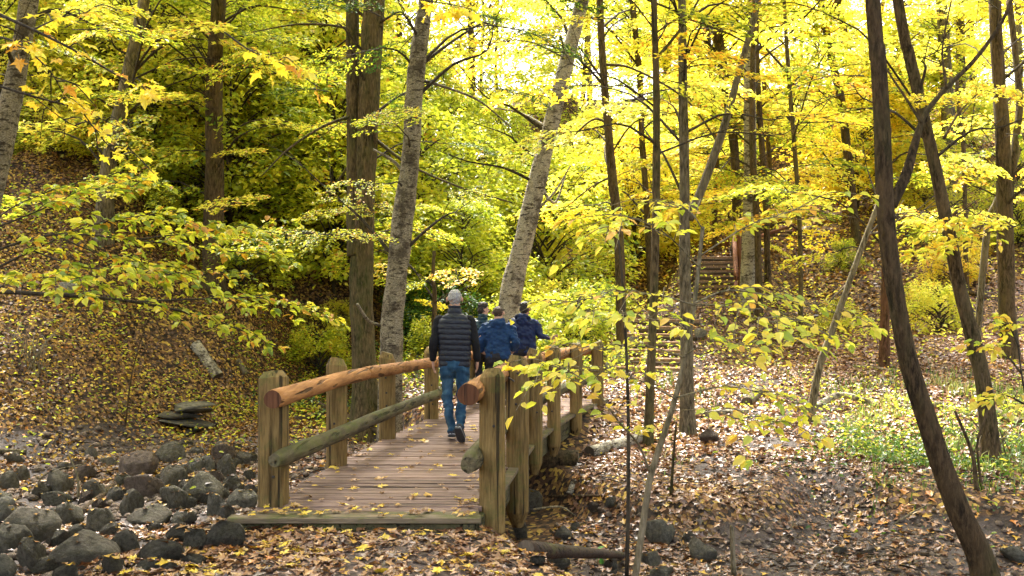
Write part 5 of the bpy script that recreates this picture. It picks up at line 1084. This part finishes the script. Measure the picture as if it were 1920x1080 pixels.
def person(label, loc, rz, hgt, pose, top, hair, skin=M_skin, legs=None, vox=.008):
    s = hgt/1.8; t = thing('person', label, 'person', loc, rz); t.scale = (s, s, s)
    A = pose; hx, hy = A.get('head', (0, 0)); hz = 1.685; trn = A.get('turn', 0.); lean = A.get('lean', .0)
    Rz = Matrix.Rotation(trn, 3, 'Z'); RH = np.array(Rz)
    def headpt(V): return (np.asarray(V)-(hx, hy, 0))@RH.T+(hx, hy, 0)
    hp = []
    def add_h(vf): V, Fc = vf; hp.append((headpt(V), Fc))
    add_h(ellipsoid((hx, hy-.012, hz+.015), (.080,.094,.095))); add_h(ellipsoid((hx, hy+.022, hz-.03), (.062,.070,.088))); add_h(ellipsoid((hx, hy+.055, hz-.085), (.034,.032,.028)))
    add_h(smooth_tube([(hx,hy+.088,hz+.015),(hx,hy+.108,hz-.02),(hx,hy+.098,hz-.032)], [.010,.015,.012], n=8, k=8)); add_h(ellipsoid((hx, hy+.082, hz-.06), (.024,.012,.010)))
    add_h(ellipsoid((hx, hy+.075, hz+.028), (.048,.016,.012)))
    for sx in (-1, 1): add_h(ellipsoid((hx+sx*.090, hy-.012, hz-.012), (.012,.019,.034)))
    body = hp+[smooth_tube([(0,-.01,1.44),(0,-.005,1.52),(hx,hy-.01,1.60),(hx,hy,1.66)], [.072,.066,.064,.060], n=12)]
    body.append(closed_tube(catmull([(0,0,.90),(0,0,1.0),(0,0,1.12),(0,0,1.28),(0,0,1.42),(0,0,1.49)], 14), np.interp(np.linspace(0,1,14), np.linspace(0,1,6), [.14,.15,.135,.155,.165,.09]), np.interp(np.linspace(0,1,14), np.linspace(0,1,6), [.09,.1,.09,.1,.09,.06]), 18))
    arms = [A['armL'], A['armR']]
    for sg, (S, E, Wr, Hd) in zip((-1, 1), arms):
        S, E, Wr, Hd = map(np.array, (S, E, Wr, Hd)); body.append(smooth_tube([S*(.8,1,1), S, (S+E)/2, E, (E+Wr)/2, Wr], [.05,.050,.044,.038,.036,.026], n=20, k=12))
        f = unit(Hd-Wr); side = np.array((0,1.,0)) if abs(f[2]) > .6 else np.array((0,0,1.)); side = unit(side-f*np.dot(side, f)); nrm = np.cross(f, side)
        pl = Wr+f*.045; body.append(closed_tube([Wr-f*.01, Wr+f*.02, Wr+f*.06, Wr+f*.095], [.016,.018,.017,.012], [.026,.036,.041,.036], 12, 2.3, up=tuple(side)))
        cu = nrm*(.5 if sg < 0 else -.5)*(1 if abs(f[2]) > .6 else 1)
        for q, (o_, l) in enumerate(zip((.030,.011,-.009,-.028), (.070,.078,.073,.058))):
            b = Wr+f*.088+side*o_; body.append(smooth_tube([b-f*.02, b+f*l*.4+cu*l*.12, b+f*l*.75+cu*l*.4, b+f*l*.9+cu*l*.75], [.0095,.0092,.0085,.007], n=9, k=7))
        b = Wr+f*.03+side*.03; body.append(smooth_tube([b-side*.012, b+side*.022+f*.025, b+side*.026+f*.055+cu*.02], [.011,.0105,.008], n=8, k=7))
    lg = [A['legL'], A['legR']]
    for sx, (Hp, K, An, To) in zip((-1, 1), lg):
        Hp, K, An, To = map(np.array, (Hp, K, An, To)); body.append(smooth_tube([Hp+(0,0,.04), Hp-(0,0,.05), (Hp+K)/2, K, K*.65+An*.35, An, An-(0,0,.03)], [.055,.06,.05,.038,.036,.028,.03], n=26, k=14))
        body.append(smooth_tube([An, An*.5+To*.5, To], [.034,.032,.026], n=10, k=10))
    t.scale = (s*top.get('wide', 1.), s, s)
    bo = link('body', remeshed('body', body, skin, .0075, 2), t)
    for sx in (-1, 1):
        V, Fc = ellipsoid((hx+sx*.03, hy+.082, hz+.006), (.0105,.008,.0085), 8); link('eye', mesh('eye', headpt(V), Fc, M_dark_hair, smooth=True), t)
    # hair
    ck, hm = hair; HP = [ellipsoid((hx, hy-.016, hz+.020), (.0825,.0975,.092)), ]
    if ck == 'full': HP += [ellipsoid((hx, hy-.01, hz+.07), (.086,.10,.075)), ellipsoid((hx, hy-.05, hz-.01), (.076,.065,.075))]
    else: HP += [ellipsoid((hx, hy-.030, hz-.022), (.068,.062,.066))]
    HP = [(headpt(V), Fc) for V, Fc in HP]
    hmh = remeshed('hair', HP, hm, .007, 2, disp=lambda V, N: (.016 if ck == 'full' else .011)*(vn(V[:, 0]*60+V[:, 1]*40, V[:, 2]*60, 3)+.6*vn(V[:, 0]*120, V[:, 2]*120+V[:, 1]*90, 4)))
    # cut the hair off the face: keep what lies behind the hairline
    import bmesh
    b = bmesh.new(); b.from_mesh(hmh); RI = RH.T
    kill = []
    for v in b.verts:
        p = (np.array(v.co)-(hx, hy, 0))@RH+(hx, hy, 0) if False else (np.array(v.co)-(hx, hy, 0))@np.linalg.inv(RH.T)+(hx, hy, 0)
        if p[1] > hy+.035 and p[2] < hz+.062: kill.append(v)
        elif p[1] > hy+.012 and p[2] < hz-.005: kill.append(v)
    bmesh.ops.delete(b, geom=kill, context='VERTS'); b.to_mesh(hmh); b.free(); link('hair', hmh, t)
    # garments
    tz = np.linspace(0, 1, 16)
    def torso(z0, rx, ry, zt=1.50, yb=0.):
        zs = np.array([z0, z0+.1, 1.10, 1.22, 1.34, 1.42, 1.47, zt+.02]); 
        return closed_tube(np.stack([0*zs, yb+0*zs-.01, zs], -1), rx, ry, 28, 2.5)
    def sleeve(Aa, r0, r1, r2, e=1.0):
        S, E, Wr, Hd = map(np.array, Aa); return smooth_tube([S*(.72,1,1)+(0,0,.0), S, (S+E)/2, E, (E+Wr)/2, Wr+unit(Wr-E)*.01], [r0*.95, r0, r0*.92, r1, (r1+r2)/2, r2], n=26, k=16)
    top_parts = top['kind']
    if top_parts == 'vest':
        sw = [sleeve(A['armL'], .062,.052,.042), sleeve(A['armR'], .062,.052,.042), torso(.92, [.15,.15,.15,.16,.165,.155,.12,.06], [.095,.1,.1,.11,.11,.1,.08,.05])]
        link('sweater', remeshed('sweater', sw, M_black if top['m2'] is None else top['m2'], .008, 3, wr=.012, seed=3), t)
        vt = [torso(.875, [.182,.192,.192,.200,.208,.196,.150,.078], [.118,.124,.124,.132,.130,.118,.098,.070], 1.50), closed_tube([(0,-.012,1.44),(0,-.012,1.50),(0,-.006,1.555),(0,-.004,1.60)], [.11,.088,.078,.076], [.095,.085,.078,.076], 20)]
        p = .063
        dv = lambda V, N: .006*vn(V[:, 0]*11, V[:, 2]*5, 8)+np.where(np.abs(N[:, 2]) < .8, 1, .4)*(.0125*np.sqrt(np.abs(np.sin(np.pi*(V[:, 2]+.016*vn(V[:, 0]*7, V[:, 1]*7, 5))/p)))-.008)+.006*vn(V[:, 0]*30, V[:, 2]*60+V[:, 1]*30, 6)
        link('vest', remeshed('vest', vt, top['m'], .0065, 2, disp=dv), t)
    else:
        q = .0 if top_parts == 'jacket' else .0
        jk = [torso(.86, [.190,.196,.190,.200,.212,.200,.155,.085], [.122,.128,.122,.132,.134,.122,.1,.075]), sleeve(A['armL'], .078,.062,.047), sleeve(A['armR'], .078,.062,.047), ellipsoid((-.15,-.01,1.42), (.08,.085,.065)), ellipsoid((.15,-.01,1.42), (.08,.085,.065))]
        if top.get('quilt') is None:
            th = np.linspace(-2.7, 2.7, 16); ring = [(math.sin(a)*.098, -.018-math.cos(a)*.098, 1.535+.02*math.cos(a)) for a in th]
            jk += [smooth_tube(ring, [.026]+[.036]*14+[.026], n=34, k=10, up=(0,0,1)), ellipsoid((0,-.125,1.475), (.105,.045,.085)), ellipsoid((0,-.10,1.54), (.10,.045,.04))]
        else: jk += [closed_tube([(0,-.012,1.44),(0,-.012,1.50),(0,-.006,1.555),(0,-.004,1.60)], [.11,.088,.078,.076], [.095,.085,.078,.076], 20)]
        p = .06; dv = None if top.get('quilt') is None else (lambda V, N: .014*np.sqrt(np.abs(np.sin(np.pi*V[:, 2]/p)))-.007)
        link('jacket', remeshed('jacket', jk, top['m'], .0075, 3, disp=dv, wr=.045, seed=int(hgt*100)), t)
    # trousers
    lm = legs or M_denim; LP = [closed_tube([(0,-.008,.83),(0,-.010,.88),(0,-.008,.96),(0,-.005,1.02)], [.150,.172,.170,.155], [.098,.118,.108,.098], 24, 2.3)]
    for sx, (Hp, K, An, To) in zip((-1, 1), lg):
        Hp, K, An, To = map(np.array, (Hp, K, An, To)); An2 = An+unit(An-K)*.02
        LP.append(smooth_tube([Hp+(0,-.01,.06), Hp-(0,.012,.06), Hp*.6+K*.4, K, K*.7+An*.3+(0,-.012,0), K*.25+An*.75, An2], [.088,.094,.080,.064,.064,.055,.056], [.098,.104,.086,.066,.068,.058,.060], n=34, k=18))
    link('jeans' if legs is None else 'trousers', remeshed('jeans', LP, lm, .008, 2, wr=.034, seed=9), t)
    for sx, (Hp, K, An, To) in zip((-1, 1), lg):
        An, To = np.array(An), np.array(To); f = unit(To-An); heel = An+np.array((0,-.0,0))
        dn = unit(np.cross(np.cross(f, (0,0,-1.)), f)) if abs(f[2]) < .95 else np.array((0,-1.,0))
        up = -dn; base = An+dn*.055; tip = To+dn*.012+f*.045; hl = base-f*.06
        L = [hl, hl+f*.04, base*.6+tip*.4, base*.3+tip*.7, tip]
        sh = [closed_tube(np.array(L)+up*.045, [.030,.040,.046,.050,.026], [.040,.048,.044,.034,.020], 14, 2.4, up=tuple(up)), smooth_tube([An+up*.05-f*.012, An-f*.012, base+up*.03], [.046,.048,.048], n=8, k=14)]
        sho = link('shoe', remeshed('shoe', sh, M_shoe, .007, 2), t)
        V, Fc = closed_tube(np.array(L)+up*.006, [.034,.043,.049,.053,.030], [.014]*5, 14, 4, up=tuple(up)); link('sole', mesh('sole', V, Fc, M_sole, smooth=False), sho)
        V, Fc = closed_tube(np.array(L)+up*.024, [.034,.043,.048,.052,.029], [.006]*5, 14, 4, up=tuple(up)); link('trim', mesh('trim', V, Fc, M_trim, smooth=False), sho)
    return t
PA = dict(armL=((-.185,0,1.425),(-.245,-.045,1.16),(-.262,.03,.935),(-.255,.06,.85)), armR=((.185,0,1.425),(.245,-.02,1.16),(.265,.06,.935),(.26,.10,.85)),
          legL=((-.085,0,.90),(-.085,.04,.50),(-.035,.02,.10),(-.045,.16,.055)), legR=((.085,0,.90),(.085,-.02,.50),(.075,-.26,.175),(.095,-.175,.045)), head=(.0,.01))
person('grey haired person in a dark quilted vest and blue jeans walking away across the bridge', (-.675,11.95,.002), -.02, 1.79, PA, dict(kind='vest', m=M_vest, m2=M_black), ('short', M_grey_hair), M_skin)
PB = dict(PA, legL=((-.085,0,.90),(-.08,-.05,.50),(-.08,-.2,.14),(-.08,-.07,.05)), legR=((.085,0,.90),(.085,.06,.51),(.08,.06,.10),(.08,.2,.055)), head=(.0,.03), turn=-1.0)
person('dark haired person in a teal quilted jacket turning to the side behind the vest wearer', (-.45,16.0,.002), -.05, 1.58, PB, dict(kind='jacket', m=M_teal, quilt=1), ('full', M_dark_hair), M_skin, M_pants)
PC = dict(PA, legL=((-.085,0,.90),(-.08,.05,.50),(-.08,.04,.10),(-.08,.18,.055)), legR=((.085,0,.90),(.085,-.06,.51),(.08,-.2,.15),(.08,-.07,.05)), armL=((-.185,0,1.425),(-.26,-.03,1.17),(-.24,.12,.98),(-.2,.2,.95)), armR=((.185,0,1.425),(.265,-.07,1.17),(.235,.10,.99),(.2,.18,.96)), head=(.01,.03), turn=-.25)
person('short haired person in a bright blue hooded jacket walking away', (-.22,15.6,.002), .0, 1.54, PC, dict(kind='jacket', m=M_blue, wide=1.2), ('short', M_brown_hair), M_skin, M_pants)
PD = dict(PC, armR=((.185,0,1.425),(.29,.02,1.2),(.42,.14,1.13),(.50,.17,1.16)), armL=((-.185,0,1.425),(-.25,.06,1.2),(-.14,.24,1.05),(-.06,.28,1.04)), head=(.02,.04), turn=-.2)
person('black haired person in a dark navy rain jacket with one elbow held out', (.19,16.6,.002), -.2, 1.58, PD, dict(kind='jacket', m=M_navy, wide=1.12), ('full', M_dark_hair), M_skin2, M_pants)
